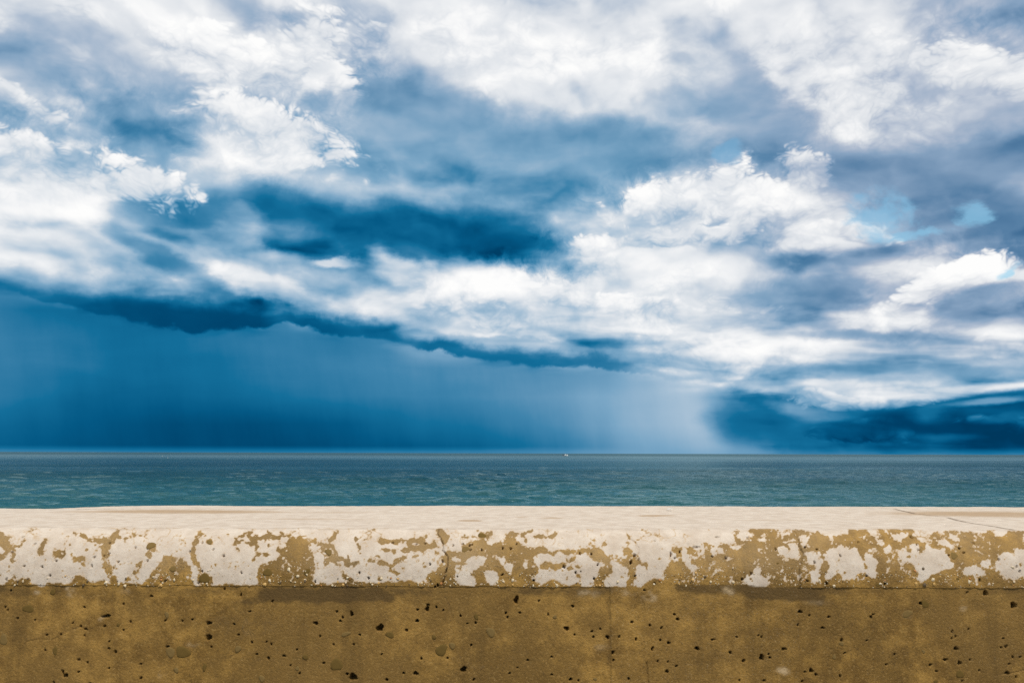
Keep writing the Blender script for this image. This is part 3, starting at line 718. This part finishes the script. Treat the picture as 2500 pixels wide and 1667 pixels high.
for i, lst in enumerate(("730 858 30 12, 1040 718 9 9, 850 773 5 5, 500 905 7 6, 555 928 9 7, 590 945 10 8, 418 982 7 7, 720 925 8 5, 540 1157 10 8, 795 1103 12 9, 450 1266 22 11, 432 1244 9 16, 540 1240 8 7, 600 1175 5 9,"
        "1437 905 16 13, 1437 1003 17 25, 1660 710 7 9, 1720 825 6 6, 1255 888 6 5, 1155 1067 10 7, 1770 1118 6 9, 1850 1147 10 8, 1957 1130 11 9, 1735 1037 5 5, 2205 995 6 5, 2045 1088 7 6, 970 1285 7 10, 2000 1195 6 5,"
        "1545 670 6 6, 1870 1050 6 6, 120 870 7 5, 240 883 5 5, 35 795 6 5, 2175 905 15 11, 900 895 5 5, 2300 1050 5 5, 2230 1180 9 7, 1325 880 7 6, 2320 825 6 6, 580 793 4 4, 850 952 6 4, 2065 1250 7 6, 310 1090 4 4, 750 1215 4 4",
        "1205 747 17 25, 70 842 13 14, 265 940 24 24, 590 808 14 16, 597 780 9 7, 522 890 10 11, 448 955 10 8, 820 855 7 6, 1553 942 18 13, 1835 1000 13 12, 1738 1000 8 7, 1727 962 8 7, 840 1225 23 17, 80 1278 32 19, 40 1255 11 8,"
        "313 1295 9 9, 512 1252 14 14, 430 1250 8 6, 895 1057 8 7, 1595 788 9 9, 2002 897 10 7, 2125 918 9 7, 2316 875 9 11, 2255 1040 9 10, 2030 1015 8 10, 1915 997 8 7, 2143 1080 7 14, 2243 1235 9 12, 1578 1293 10 10, 1870 1105 8 14,"
        "2295 842 6 6, 125 985 7 6, 550 1150 8 5, 703 817 6 6, 1425 845 5 5, 2205 935 6 9, 867 908 5 5, 925 903 5 5, 525 812 7 6, 1230 832 5 5, 1362 753 5 5, 1785 945 5 5, 2197 1020 7 5, 1980 1285 7 6, 2180 1165 6 6, 2308 1200 6 6,"
        "1450 1260 5 5, 1636 1300 6 6, 1285 1160 5 5, 912 1295 8 4, 1875 1158 5 5, 2250 1168 5 5, 1607 983 5 4, 83 1050 5 4, 1450 1137 6 5, 2020 437 11 8, 1997 485 9 11, 2272 430 6 12, 968 400 8 6, 890 400 7 6, 836 358 7 5, 1167 390 8 7, 1113 387 7 6, 575 355 7 5, 515 363 5 6, 665 645 8 8, 645 655 7 6",
        "2087 700 19 16, 2280 783 17 27, 1643 768 13 12, 1960 695 7 7, 808 826 14 11, 965 937 10 9, 1007 862 8 8, 1298 862 9 8, 205 1017 10 9, 98 1077 15 12, 327 1105 10 8, 417 1163 13 10, 543 1140 17 18, 695 1082 13 11, 1095 1022 11 9,"
        "888 1233 16 11, 1883 1080 11 14, 1855 1008 8 7, 1857 963 9 8, 1812 1157 14 9, 1910 1180 17 10, 1708 1193 10 9, 2237 1247 15 12, 2230 1065 9 12, 1405 1190 7 8, 920 1260 9 5, 820 1305 8 8, 1460 1118 7 7, 1087 1270 7 8, 2275 1140 6 5,"
        "2195 1073 6 5, 590 1115 7 6, 520 987 6 5, 873 853 5 5, 842 1241 7 6, 1268 1025 5 5, 1980 1157 7 5, 2250 1185 6 5, 1748 1237 6 5, 1115 1112 7 5, 600 1140 7 5, 2325 1138 5 5, 2210 1010 5 5, 1880 995 5 5, 792 915 6 5, 370 998 5 5,"
        "1970 945 7 5, 560 1300 7 6, 390 1295 6 6, 2298 1275 7 5, 300 455 8 9, 1575 312 12 14, 1937 418 9 6, 638 395 6 8, 992 630 10 7, 90 380 20 6, 235 312 12 4, 445 315 8 5")):
    for q in lst.split(','):
        x, y, rx, ry = [float(v) for v in q.split()]
        PITS.append((*bay(i, x, y), rx * J, ry * J))
for _ in range(70):
    px, py = random.uniform(-600, 3100), random.uniform(1440, 1740)
    r = random.uniform(.9, 1.9); PITS.append((px, py, r, r * random.uniform(.7, 1.2)))
for _ in range(70):
    px, py = random.uniform(0, 2500), random.uniform(1310, 1425)
    r = random.uniform(.9, 1.7); PITS.append((px, py, r, r * .8))
for _ in range(90):                  # the wall beyond the survey
    px = random.choice((random.uniform(-1700, 0), random.uniform(2500, 4200)))
    r = random.uniform(2, 6); PITS.append((px, random.uniform(1440, 1690), r, r))

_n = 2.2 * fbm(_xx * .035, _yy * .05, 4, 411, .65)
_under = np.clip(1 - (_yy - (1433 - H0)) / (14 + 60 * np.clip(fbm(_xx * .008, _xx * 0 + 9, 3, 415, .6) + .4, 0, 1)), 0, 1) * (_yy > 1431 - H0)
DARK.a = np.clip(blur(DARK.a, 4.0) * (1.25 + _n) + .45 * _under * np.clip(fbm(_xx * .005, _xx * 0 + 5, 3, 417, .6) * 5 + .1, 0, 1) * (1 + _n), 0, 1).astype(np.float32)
PALE.a = np.clip(blur(PALE.a, 5.0) * (.85 + 1.8 * _n), 0, 1).astype(np.float32)
def wall_material():
    m, g, bs = material('weathered_concrete')
    co = g.node('ShaderNodeTexCoord').outputs['Object']
    def at(nm):
        n = g.node('ShaderNodeAttribute'); n.attribute_name = nm; return n.outputs['Fac']
    wet, dark, pale, crack_tone, grit, topst = (at(k) for k in ('wet', 'dark', 'pale', 'crack_tone', 'grit', 'topstain'))
    nb = g.noise(co, 3.2, 6, .6); nm_ = g.noise(co, 24.0, 6, .62); nf = g.noise(co, 190.0, 5, .65); ns = g.noise(co, 620.0, 3, .6)
    dry = g.cmix(g.step(nm_, .3, .7), (.49, .395, .305), (.60, .510, .415))
    dry = g.cmix(g.mul(g.step(nf, .52, .70), .35), dry, (.36, .29, .21))
    dry = g.cmix(g.mul(g.step(ns, .60, .72), .35), dry, (.78, .72, .62))
    wetc = g.cmix(g.step(nm_, .28, .72), (.136, .069, .009), (.385, .214, .045))
    wetc = g.cmix(g.mul(g.step(nb, .42, .60), .88), wetc, (.114, .059, .007))
    wetc = g.cmix(g.mul(g.step(nf, .54, .70), .6), wetc, (.062, .034, .009))
    wetc = g.cmix(g.mul(g.step(nf, .45, .33), .45), wetc, (.44, .28, .10))
    wetc = g.cmix(g.mul(g.step(ns, .60, .72), .45), wetc, (.50, .34, .14))
    sq = g.m('ABSOLUTE', g.sub(g.noise(co, 55.0, 4, .6, 1.2), .5))
    wetc = g.cmix(g.mul(g.mul(g.step(sq, .020, .004), g.step(nb, .42, .58)), .6), wetc, (.06, .034, .010))
    face_tone = g.step(g.noise(co, 1.6, 5, .6), .35, .65)
    wetc = g.cmix(g.mul(face_tone, .35), wetc, (.360, .208, .056))
    runs = g.noise(g.mp(co, sc=(9.0, 1.0, .7)), 1.6, 5, .6)
    wetc = g.cmix(g.mul(g.step(runs, .54, .72), .5), wetc, (.085, .046, .008))
    wmask = g.step(g.add(wet, g.add(g.mul(g.sub(nf, .5), .7), g.mul(g.sub(ns, .5), .6))), .30, .74)
    rim = g.mul(g.mul(g.step(wet, .02, .35), g.step(wet, .9, .5)), .45)
    base = g.cmix(wmask, dry, wetc)
    base = g.cmix(rim, base, (.46, .31, .16))
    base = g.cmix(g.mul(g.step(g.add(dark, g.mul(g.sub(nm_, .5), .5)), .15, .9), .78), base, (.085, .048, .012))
    base = g.cmix(g.mul(g.step(g.add(pale, g.mul(g.sub(nf, .5), .3)), .1, .9), .9), base, (.46, .325, .175))
    base = g.cmix(g.mul(g.step(g.add(topst, g.mul(g.sub(g.noise(g.mp(co, sc=(.35, 6, 1)), 9.0, 5, .6), .5), .9)), .25, .8), .75), base, (.34, .215, .105))
    base = g.cmix(crack_tone, base, (.11, .065, .03))
    # grit showing where the skin has washed off
    vo = g.node('ShaderNodeTexVoronoi'); g.put(vo.inputs['Vector'], co); vo.inputs['Scale'].default_value = 260.0
    rc = g.rgb(vo.outputs['Color'])
    gcol = g.ramp(rc[0], [(.0, (.06, .04, .02)), (.25, (.16, .10, .04)), (.45, (.45, .30, .13)), (.65, (.62, .50, .33)), (.85, (.75, .66, .5)), (1., (.55, .30, .08))])
    gmask = g.mul(g.mul(g.step(rc[1], .70, .74), g.step(vo.outputs['Distance'], .42, .30)), grit)
    base = g.cmix(gmask, base, gcol)
    g.put(bs.inputs['Base Color'], base)
    g.put(bs.inputs['Roughness'], g.mix(wmask, .92, .72))
    bs.inputs['Specular IOR Level'].default_value = .3
    h = g.add(g.mul(nm_, .35), g.add(g.mul(nf, .5), g.mul(ns, .22)))
    h = g.add(h, g.mul(gmask, .5))
    bp = g.node('ShaderNodeBump'); bp.inputs['Distance'].default_value = .006
    g.put(bp.inputs['Strength'], g.mix(wmask, .35, .8)); g.put(bp.inputs['Height'], h)
    g.put(bs.inputs['Normal'], bp.outputs[0])
    return m

def wall_columns():
    c = np.arange(-1.62, 1.6201, .002)
    side = [1.62]
    while side[-1] < 13: side.append(side[-1] + min(.06, .002 + (side[-1] - 1.62) * .02))
    side = np.array(side[1:])
    return np.concatenate([-side[::-1], c, side])
XS = wall_columns()
def section_normals(p):
    t = np.gradient(p, axis=0); t /= np.maximum(np.hypot(t[:, 0], t[:, 1])[:, None], 1e-9)
    return np.stack([t[:, 1], -t[:, 0]], -1)       # towards the viewer / upwards
def wall_sheet(section, S):
    nrm = section_normals(section)
    X, Sg = np.meshgrid(XS, S)
    Yg = np.repeat(section[:, 0][:, None], len(XS), 1); Zg = np.repeat(section[:, 1][:, None], len(XS), 1)
    disp = .0030 * fbm(X * 3, Sg * 6, 4, 31) + .0016 * fbm(X * 45, Sg * 45, 3, 32)
    px, py = project(X, Yg, Zg)
    onnose = Sg > -.002
    jx = 2.2 * fbm(X * 160, Sg * 160, 3, 71); jy = 2.2 * fbm(X * 160, Sg * 160, 3, 72)
    wet = np.where(onnose, WET.sample(px + jx, py + jy), 0)
    crack_tone = np.where(Sg > -.012, CRACK_TONE.sample(px, py), 0)
    return X, Sg, Yg, Zg, nrm, disp, px, py, wet, crack_tone
def carve(disp, X, S, pits, cracks=True):
    for (px, py, rx, ry) in pits:
        x, s = wall_at(px, py)
        if s < S[0] - .01 or s > S[-1] + .01: continue
        rx_, ry_ = max(rx * .00088, .0021), max(ry * .00088, .0021)
        if s < COP_S[-1]: ry_ *= 1.25
        m = 1.6
        c0, c1 = np.searchsorted(XS, [x - rx_ * m, x + rx_ * m]); r0, r1 = np.searchsorted(S, [s - ry_ * m, s + ry_ * m])
        if c1 - c0 < 1 or r1 - r0 < 1: continue
        dx = (XS[c0:c1][None, :] - x) / rx_; ds = (S[r0:r1][:, None] - s) / ry_
        ang = np.arctan2(ds, dx); rad = np.hypot(dx, ds)
        ph = (px * 1.7) % 6.28
        rad = rad * (1 + .18 * np.sin(2 * ang + ph) + .14 * np.sin(3 * ang + 2.3 * ph) + .08 * np.sin(5 * ang + ph))
        dep = min(.045, .010 + 3.0 * min(rx_, ry_))
        disp[r0:r1, c0:c1] -= dep * np.clip((1.10 - rad) / .25, 0, 1)
    if cracks:
        for pts, w, dep in CRACKS:
            P = [wall_at(*p) for p in pts]
            for k in range(len(P) - 1):
                (xa, sa), (xb, sb) = P[k], P[k + 1]
                n = max(2, int(np.hypot(xb - xa, sb - sa) / .0012))
                for tt in np.linspace(0, 1, n):
                    x = xa + (xb - xa) * tt + .004 * float(fbm(np.array(tt * 9.0 + k * 9), np.array(xa * 50), 3, 5)); s = sa + (sb - sa) * tt
                    c = np.searchsorted(XS, x); r = np.searchsorted(S, s)
                    if 0 < c < len(XS) - 1 and 0 < r < len(S) - 1:
                        disp[r, c] = np.minimum(disp[r, c], -(dep if dep > .0045 else dep * .35) * (.3 + .7 * (k * 7 % 5 > 1)))
    return disp
WALL_MAT = wall_material()
wall = link('sea_wall', None)
wall.location = (0, EDGE_Y, 0)
tag(wall, 'long weathered concrete sea wall with rounded bleached top edge and damp brown face', 'wall')

def build_coping():
    X, Sg, Yg, Zg, nrm, disp, px, py, wet, crack_tone = wall_sheet(COP, COP_S)
    back = np.clip((Yg - (BACK_Y - .25)) / .2, 0, 1)
    disp = np.where(Sg < -.01, disp * (1 + 0 * back), disp)
    carve(disp, X, COP_S, PITS)
    # rough lower rim of the nose where grit stands out
    low = np.clip((Sg - COP_S[-1] + .05) / .05, 0, 1)
    disp += low * .006 * np.maximum(fbm(X * 70, Sg * 70, 3, 55), -.1) * wet
    grit = np.clip((Sg - COP_S[-1] + .075) / .055, 0, 1) * (.35 + .65 * wet) + .05
    tops = np.zeros_like(X)
    for (x, y, rx, ry, v) in [(-1.08, 2.63, .42, .10, .95), (-.58, 2.62, .25, .06, .5), (-.55, 2.36, .3, .05, .5), (1.55, 2.62, .42, .15, .9), (.72, 2.36, .3, .05, .35), (-.12, 2.31, .035, .022, 1.6), (.12, 2.42, .035, .02, 1.3),
                              (.45, 2.52, .05, .025, 1.8), (.03, 2.45, .03, .012, 1.), (.02, 2.75, .5, .03, .3), (-1.7, 2.4, .6, .06, .4), (2.6, 2.5, .7, .1, .7), (-2.8, 2.6, .8, .1, .8)]:
        tops = np.maximum(tops, v * np.exp(-((X - x) / rx) ** 2 - ((Yg - y) / ry) ** 2) * (Sg < -.005))
    for line in ([(1280, 105), (1470, 122), (1600, 152), (1820, 172)], [(1830, 180), (1950, 210), (2150, 240), (2290, 262)]):
        pts = [wall_at(*bay(2, *p)) for p in line]
        for (xa, sa), (xb, sb) in zip(pts[:-1], pts[1:]):
            d2 = (xb - xa) ** 2 + (sb - sa) ** 2
            sel = (Sg < .002) & (X > min(xa, xb) - .03) & (X < max(xa, xb) + .03)
            xw = X[sel] ; sw = Sg[sel] + .03 * fbm(xw * 14, xw * 0, 3, 500)
            tt = np.clip(((xw - xa) * (xb - xa) + (sw - sa) * (sb - sa)) / d2, 0, 1)
            dist = np.hypot(xw - xa - tt * (xb - xa), sw - sa - tt * (sb - sa))
            crack_tone[sel] = np.maximum(crack_tone[sel], .75 * np.clip(1.3 - dist / .007, 0, 1)); disp[sel] -= .003 * np.clip(1 - dist / .006, 0, 1)
    # worn seaward edge: a little uneven in line and height
    sag = .006 * fbm(X * 1.3 + 7, X * 0, 3, 77) - .006 * np.clip((-X - 1.22) / .3, 0, 1.5) ** 2
    Zo = Zg + np.where((Yg > BACK_Y - .5) & (Zg > TOP - .2), sag * np.clip((Yg - BACK_Y + .5) / .45, 0, 1), 0)
    Yo = Yg + np.where(Yg > BACK_Y - .2, .012 * fbm(X * 2, X * 0 + 3, 4, 78) + .010 * X, 0)
    P = np.stack([X, Yo + nrm[:, 0][:, None] * disp * 1.0, Zo + nrm[:, 1][:, None] * disp], -1)
    chip = np.clip(fbm(X * 22, X * 0 + 2, 4, 601, .6) * 2.6 - .22, 0, 1) * .0055 + .0016 * fbm(X * 90, X * 0, 3, 602)
    P[..., 2] += np.clip((Sg - COP_S[-1] + .016) / .016, 0, 1) ** 2 * chip
    z = np.zeros_like(X)
    # return under the nose to the face
    lip = P[-1:].copy(); lip[..., 1] += .010; lip[..., 2] -= .0004
    P = np.concatenate([P, lip]); ext = lambda a: np.concatenate([a, a[-1:]])
    # cracks on the flat top
    P[..., 1] -= EDGE_Y
    me = grid_mesh('coping', P[::-1], {k: ext(v)[::-1] for k, v in dict(wet=wet, dark=z, pale=.30 * wet * (1 - .8 * low) * (.6 + 1.2 * np.clip(fbm(X * 9, Sg * 9, 3, 91) + .4, 0, 1)), crack_tone=crack_tone, grit=grit, topstain=tops).items()})
    o = link('coping', me, WALL_MAT, wall); o['label'] = 'bleached rounded concrete top with brown damp stains'
    return P
def build_face():
    X, Sg, Yg, Zg, nrm, disp, px, py, wet, crack_tone = wall_sheet(FACE, FACE_S)
    disp = disp * .8
    # two casts meet at the form marks: a hair of a step
    xa = wall_at(1491, 1550)[0]; xb = wall_at(1952, 1550)[0]
    disp += np.where((X > xa) & (X < xb), .0022, 0)
    carve(disp, X, FACE_S, PITS)
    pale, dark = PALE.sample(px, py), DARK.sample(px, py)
    below = py > 1690
    pale = np.where(below, 0, pale); dark = np.where(below, 0, dark); crack_tone = np.where(below, 0, crack_tone)
    wet = np.maximum(wet, np.where(below, 1, 0))
    P = np.stack([X, Yg - disp, Zg], -1); P[..., 1] -= EDGE_Y
    z = np.zeros_like(X)
    me = grid_mesh('face', P[::-1], {k: v[::-1] for k, v in dict(wet=wet, dark=dark, pale=pale, crack_tone=crack_tone, grit=z + .10, topstain=z).items()})
    o = link('face', me, WALL_MAT, wall); o['label'] = 'damp brown pitted concrete face'
build_coping(); build_face()

# ------------------------------------------------------------------ stones set in the wall
def stone_mesh(name, seed, mat, flat=False):
    r = random.Random(seed); bm = bmesh.new()
    bmesh.ops.create_icosphere(bm, subdivisions=2 if flat else 1, radius=1.0)
    for v in bm.verts:
        k = 1 + (r.uniform(-.28, .22) if not flat else .16 * math.sin(2.0 * math.atan2(v.co.y, v.co.x) + seed) + .13 * math.sin(3 * math.atan2(v.co.y, v.co.x) + 2 * seed)); v.co *= k
        if flat: v.co.z = max(-.6, min(.16, v.co.z))
    me = bpy.data.meshes.new(name); bm.to_mesh(me); bm.free(); me.materials.append(mat)
    for p in me.polygons: p.use_smooth = flat
    return me
PEB_MATS = [plain('quartz_grain', (.58, .46, .29), .5, .5), plain('ochre_grain', (.52, .31, .09), .5, .5), plain('cream_grain', (.64, .53, .36), .55, .4),
            plain('umber_grain', (.10, .065, .03), .6, .4), plain('rust_grain', (.42, .18, .05), .6, .4)]
AGG_MATS = [plain('olive_stone', (.135, .085, .025), 1.0, .0, scale=160.0, var=.45), plain('grey_stone', (.185, .120, .043), 1.0, .0, scale=160.0, var=.45)]
AGG_PALE = plain('pale_stone', (.44, .37, .28), .7, .3, scale=90.0)
PEB = [stone_mesh('pebble', 40 + k, PEB_MATS[k % 5]) for k in range(20)]
AGG = [stone_mesh('aggregate', 90 + k, AGG_MATS[k % 2], True) for k in range(8)]
def frame_at(s):
    sect, SS = (COP[i0 - 50:], COP_S[i0 - 50:]) if s < COP_S[-1] else (FACE, FACE_S)
    y, z = np.interp(s, SS, sect[:, 0]), np.interp(s, SS, sect[:, 1])
    e = .002
    y2, z2 = np.interp(s + e, SS, sect[:, 0]), np.interp(s + e, SS, sect[:, 1])
    y1, z1 = np.interp(s - e, SS, sect[:, 0]), np.interp(s - e, SS, sect[:, 1])
    t = np.array([0, y2 - y1, z2 - z1]); t /= np.linalg.norm(t)
    n = np.cross(t, [1, 0, 0]);
    if n[1] > 0 or (abs(n[1]) < .01 and n[2] < 0): n = -n
    return (y, z), n
def set_stone(name, mesh, px, py, rx, ry, th, proud, rot):
    x, s = wall_at(px, py)
    (y, z), n = frame_at(s)
    q = Vector(n).to_track_quat('Z', 'Y')
    o = link(name, mesh, None, wall)
    M = q.to_matrix() @ Matrix.Rotation(rot, 3, 'Z')
    o.rotation_euler = M.to_euler()
    o.location = Vector((x, y - EDGE_Y, z)) + Vector(n) * (proud - th * (.16 if 'aggregate' in mesh.name else .6))
    o.scale = (rx, ry, th)
    return o
for i, lst in enumerate(("195 805 35 28, 25 1018 28 34, 365 690 15 22, 1150 848 14 22, 380 1095 18 28, 1175 1105 30 34, 1260 1105 55 34, 1640 1082 20 24, 2105 1138 17 19, 2050 1217 15 13, 2320 1190 36 44, 1805 1287 20 22, 1410 1210 13 25,"
        "1215 1228 14 20, 815 915 12 10, 1040 370 28 28, 1410 595 32 36, 1190 530 22 18, 1845 555 26 28, 2265 415 22 24, 2115 550 19 21, 1445 345 17 20",
        "1030 967 28 32, 690 1090 42 34, 765 1060 20 22, 640 1000 16 14, 30 980 30 16, 335 985 26 22, 1473 862 15 11, 2040 1095 18 25, 2090 1213 26 18, 1965 1035 10 10, 1750 1290 13 11, 970 300 34 20, 855 395 26 24, 930 860 12 24",
        "1672 772 28 26, 1548 840 34 26, 740 797 20 26, 1045 1137 14 15, 1912 1255 24 30, 1660 1100 12 13, 1745 1307 18 12, 1095 1045 17 15, 655 470 16 30, 1870 440 22 28, 1343 640 14 14, 1053 645 13 11, 1895 600 10 9, 420 820 12 9")):
    for k, q in enumerate(lst.split(',')):
        x, y, rx, ry = [float(v) for v in q.split()]
        set_stone('aggregate_stone', AGG[(k * 3 + i) % 8], *bay(i, x, y), rx * J * .00103, ry * J * .00103, .006, .0007, 0.25 * math.sin(k * 2.1))
AGGP = stone_mesh('aggregate', 200, AGG_PALE, True)
set_stone('aggregate_stone', AGGP, *bay(2, 672, 1232), 42 * J * .00103, 17 * J * .00103, .006, .0018, .5)
spots = []
while len(spots) < 250:
    px = random.uniform(5, 2495); py = 1433 - abs(random.gauss(0, 20)) - 3
    if py < 1372: continue
    w = float(WET.sample(np.array([px]), np.array([py]))[0])
    dens = .5 + .5 * float(fbm(np.array([px * .012]), np.array([3.3]), 2, 8)[0] + .5)
    if random.random() < (.9 if w > .5 else .16) * dens: spots.append((px, py))
for k, (px, py) in enumerate(spots):
    r = min(.0052, random.lognormvariate(math.log(.0019), .42))
    mi = random.choices(range(5), (30, 18, 30, 14, 8))[0]
    set_stone('pebble', PEB[mi + 5 * random.randrange(4)], px, py, r * random.uniform(.9, 1.4), r, r * .8, .0008 + r * .25, random.uniform(0, 3))

# ------------------------------------------------------------------ shell on the wall
def build_shell():
    m = plain('shell_white', (.84, .82, .77), .45, .5, var=.06)
    bm = bmesh.new(); nr, na = 7, 25
    rows = []
    for i in range(nr):
        u = i / (nr - 1); row = []
        for k in range(na):
            a = -1.05 + 2.1 * k / (na - 1)
            rib = 1 + .035 * math.cos(k * math.pi)
            r = .017 * u * rib
            row.append(bm.verts.new((r * math.sin(a), r * math.cos(a) - .008, .0065 * math.sin(math.pi * min(1, .25 + .75 * (1 - u))) * rib * (1 - .35 * abs(a)))))
        rows.append(row)
    for i in range(nr - 1):
        for k in range(na - 1):
            try: bm.faces.new((rows[i][k], rows[i][k + 1], rows[i + 1][k + 1], rows[i + 1][k]))
            except ValueError: pass
    bmesh.ops.solidify(bm, geom=bm.faces[:], thickness=.0012)
    me = bpy.data.meshes.new('shell'); bm.to_mesh(me); bm.free()
    x, s = wall_at(1634, 1246)
    yv = np.interp(s, ALL_S, ALL_P[:, 0])
    o = link('seashell', me, m, None, (x, yv, TOP + .0022), (0, 0, R(-60)))
    tag(o, 'small broken white seashell lying on the flat top of the concrete wall', 'shell')
build_shell()

# ------------------------------------------------------------------ motor boat far out
def loft(name, sections, mat, parent, cap=True):
    bm = bmesh.new(); rings = [[bm.verts.new(p) for p in sct] for sct in sections]
    n = len(rings[0])
    for a, b in zip(rings[:-1], rings[1:]):
        for k in range(n):
            bm.faces.new((a[k], a[(k + 1) % n], b[(k + 1) % n], b[k]))
    if cap:
        bm.faces.new(rings[0][::-1]); bm.faces.new(rings[-1])
    bmesh.ops.recalc_face_normals(bm, faces=bm.faces[:])
    me = bpy.data.meshes.new(name); bm.to_mesh(me); bm.free()
    return link(name, me, mat, parent)
def box(name, x0, x1, y0, y1, z0, z1, mat, parent, slope=0.0):
    s0 = [(x0, y0, z0), (x0, y1, z0), (x0 + slope * .4, y1, z1), (x0 + slope * .4, y0, z1)]
    s1 = [(x1, y0, z0), (x1, y1, z0), (x1 - slope, y1, z1), (x1 - slope, y0, z1)]
    return loft(name, [s0, s1], mat, parent)
def rod(name, a, b, r, mat, parent):
    a, b = Vector(a), Vector(b); d = (b - a)
    q = d.to_track_quat('Z', 'Y').to_matrix()
    ring = lambda c: [tuple(c + q @ Vector((r * math.cos(t), r * math.sin(t), 0))) for t in (0, 1.047, 2.094, 3.142, 4.189, 5.236)]
    return loft(name, [ring(a), ring(b)], mat, parent)
def build_boat():
    wht = plain('boat_gelcoat', (.82, .82, .80), .3, .5, var=.04); drk = plain('boat_dark_canvas', (.015, .02, .025), .6, .3)
    gls = plain('boat_glass', (.02, .03, .035), .1, .6); mtl = plain('boat_metal', (.5, .5, .5), .3, .5, .8); foam = plain('wake_foam', (.75, .78, .78), .8, .2)
    D = 1250.0
    px = 1379.0
    x = (px - CX) / F_PX * D
    b = link('motor_boat', None, loc=(x, D, SEA_Z), rot=(0, 0, R(-8)))
    tag(b, 'small white motor boat with dark covered stern out on the sea near the horizon', 'boat')
    secs = []
    for t in np.linspace(0, 1, 12):
        xx = -4.6 + 9.2 * t
        w = 1.55 * (1 - max(0, (t - .45) / .55) ** 2.2) + .02
        sheer = 1.0 + .95 * t ** 1.8; keel = -.45 + .75 * max(0, (t - .7) / .3) ** 2
        secs.append([(xx, -w, sheer), (xx, -w * .9, .35 + .35 * t), (xx, -w * .45, keel * .5), (xx, 0, keel), (xx, w * .45, keel * .5), (xx, w * .9, .35 + .35 * t), (xx, w, sheer), (xx, 0, sheer + .06)])
    loft('hull', secs, wht, b)
    box('stripe', -4.5, 1.2, -1.62, 1.62, .84, .98, drk, b)
    cb = box('cabin', -.6, 2.6, -1.15, 1.15, 1.2, 2.75, wht, b, slope=1.3)
    box('windscreen', .9, 2.3, -1.18, 1.18, 1.95, 2.5, gls, cb, slope=.55)
    box('side_window', -.35, .85, -1.18, 1.18, 2.0, 2.45, gls, cb)
    box('bridge', -.5, 1.0, -1.0, 1.0, 2.78, 3.2, wht, b, slope=.5)
    box('cockpit_cover', -4.4, -.62, -1.3, 1.3, 1.75, 2.35, drk, b, slope=.2)
    for sx in (-4.2, -2.6, -.9):
        for sy in (-1.2, 1.2): rod('post', (sx, sy, .95), (sx, sy, 1.8), .04, mtl, b)
    rod('mast', (-.2, 0, 3.1), (-.5, 0, 4.6), .05, mtl, b)
    rod('outrigger', (-.6, 1.1, 2.3), (-3.6, 2.2, 5.0), .03, mtl, b); rod('outrigger', (-.6, -1.1, 2.3), (-3.6, -2.2, 5.0), .03, mtl, b)
    for sy in (-1, 1):
        rod('bow_rail', (1.8, sy * 1.15, 2.3), (4.3, sy * .3, 2.7), .03, mtl, b)
        for k in range(3):
            f = k / 2; rod('stanchion', (1.8 + 2.5 * f, sy * (1.15 - .85 * f), 1.55 + .3 * f), (1.8 + 2.5 * f, sy * (1.15 - .85 * f), 2.3 + .4 * f), .025, mtl, b)
    return b
build_boat()
def build_buoys():
    m = plain('buoy_paint', (.26, .32, .33), .5, .4, var=.08); pm = plain('buoy_staff', (.5, .45, .36), .7, .3)
    for (px, py, lab) in ((405.9, 1115.6, 'smaller, fainter pale buoy floating farther out on the sea'), (419.5, 1120.0, 'pale buoy floating on the sea, the brighter of a pair')):
        dep = math.tan(math.atan((py - CY) / F_PX) - PITCH)
        D = (EYE - SEA_Z) / max(.004, dep + .0005)
        x = (px - CX) / F_PX * D
        b = link('buoy', None, loc=(x, D, SEA_Z), rot=(R(4), R(5), 0))
        tag(b, lab, 'buoy', 'pale buoys on the sea')
        prof_ = [(.02, -.5), (.28, -.3), (.36, 0), (.34, .35), (.2, .6), (.05, .68)]
        k = D / 700.0
        secs = [[(r * k * math.cos(a), r * k * math.sin(a), z * k) for a in np.linspace(0, 2 * math.pi, 13)[:-1]] for r, z in prof_]
        loft('float', secs, m, b)
        rod('staff', (0, 0, .6 * k), (0, 0, 1.25 * k), .035 * k, pm, b)
build_buoys()
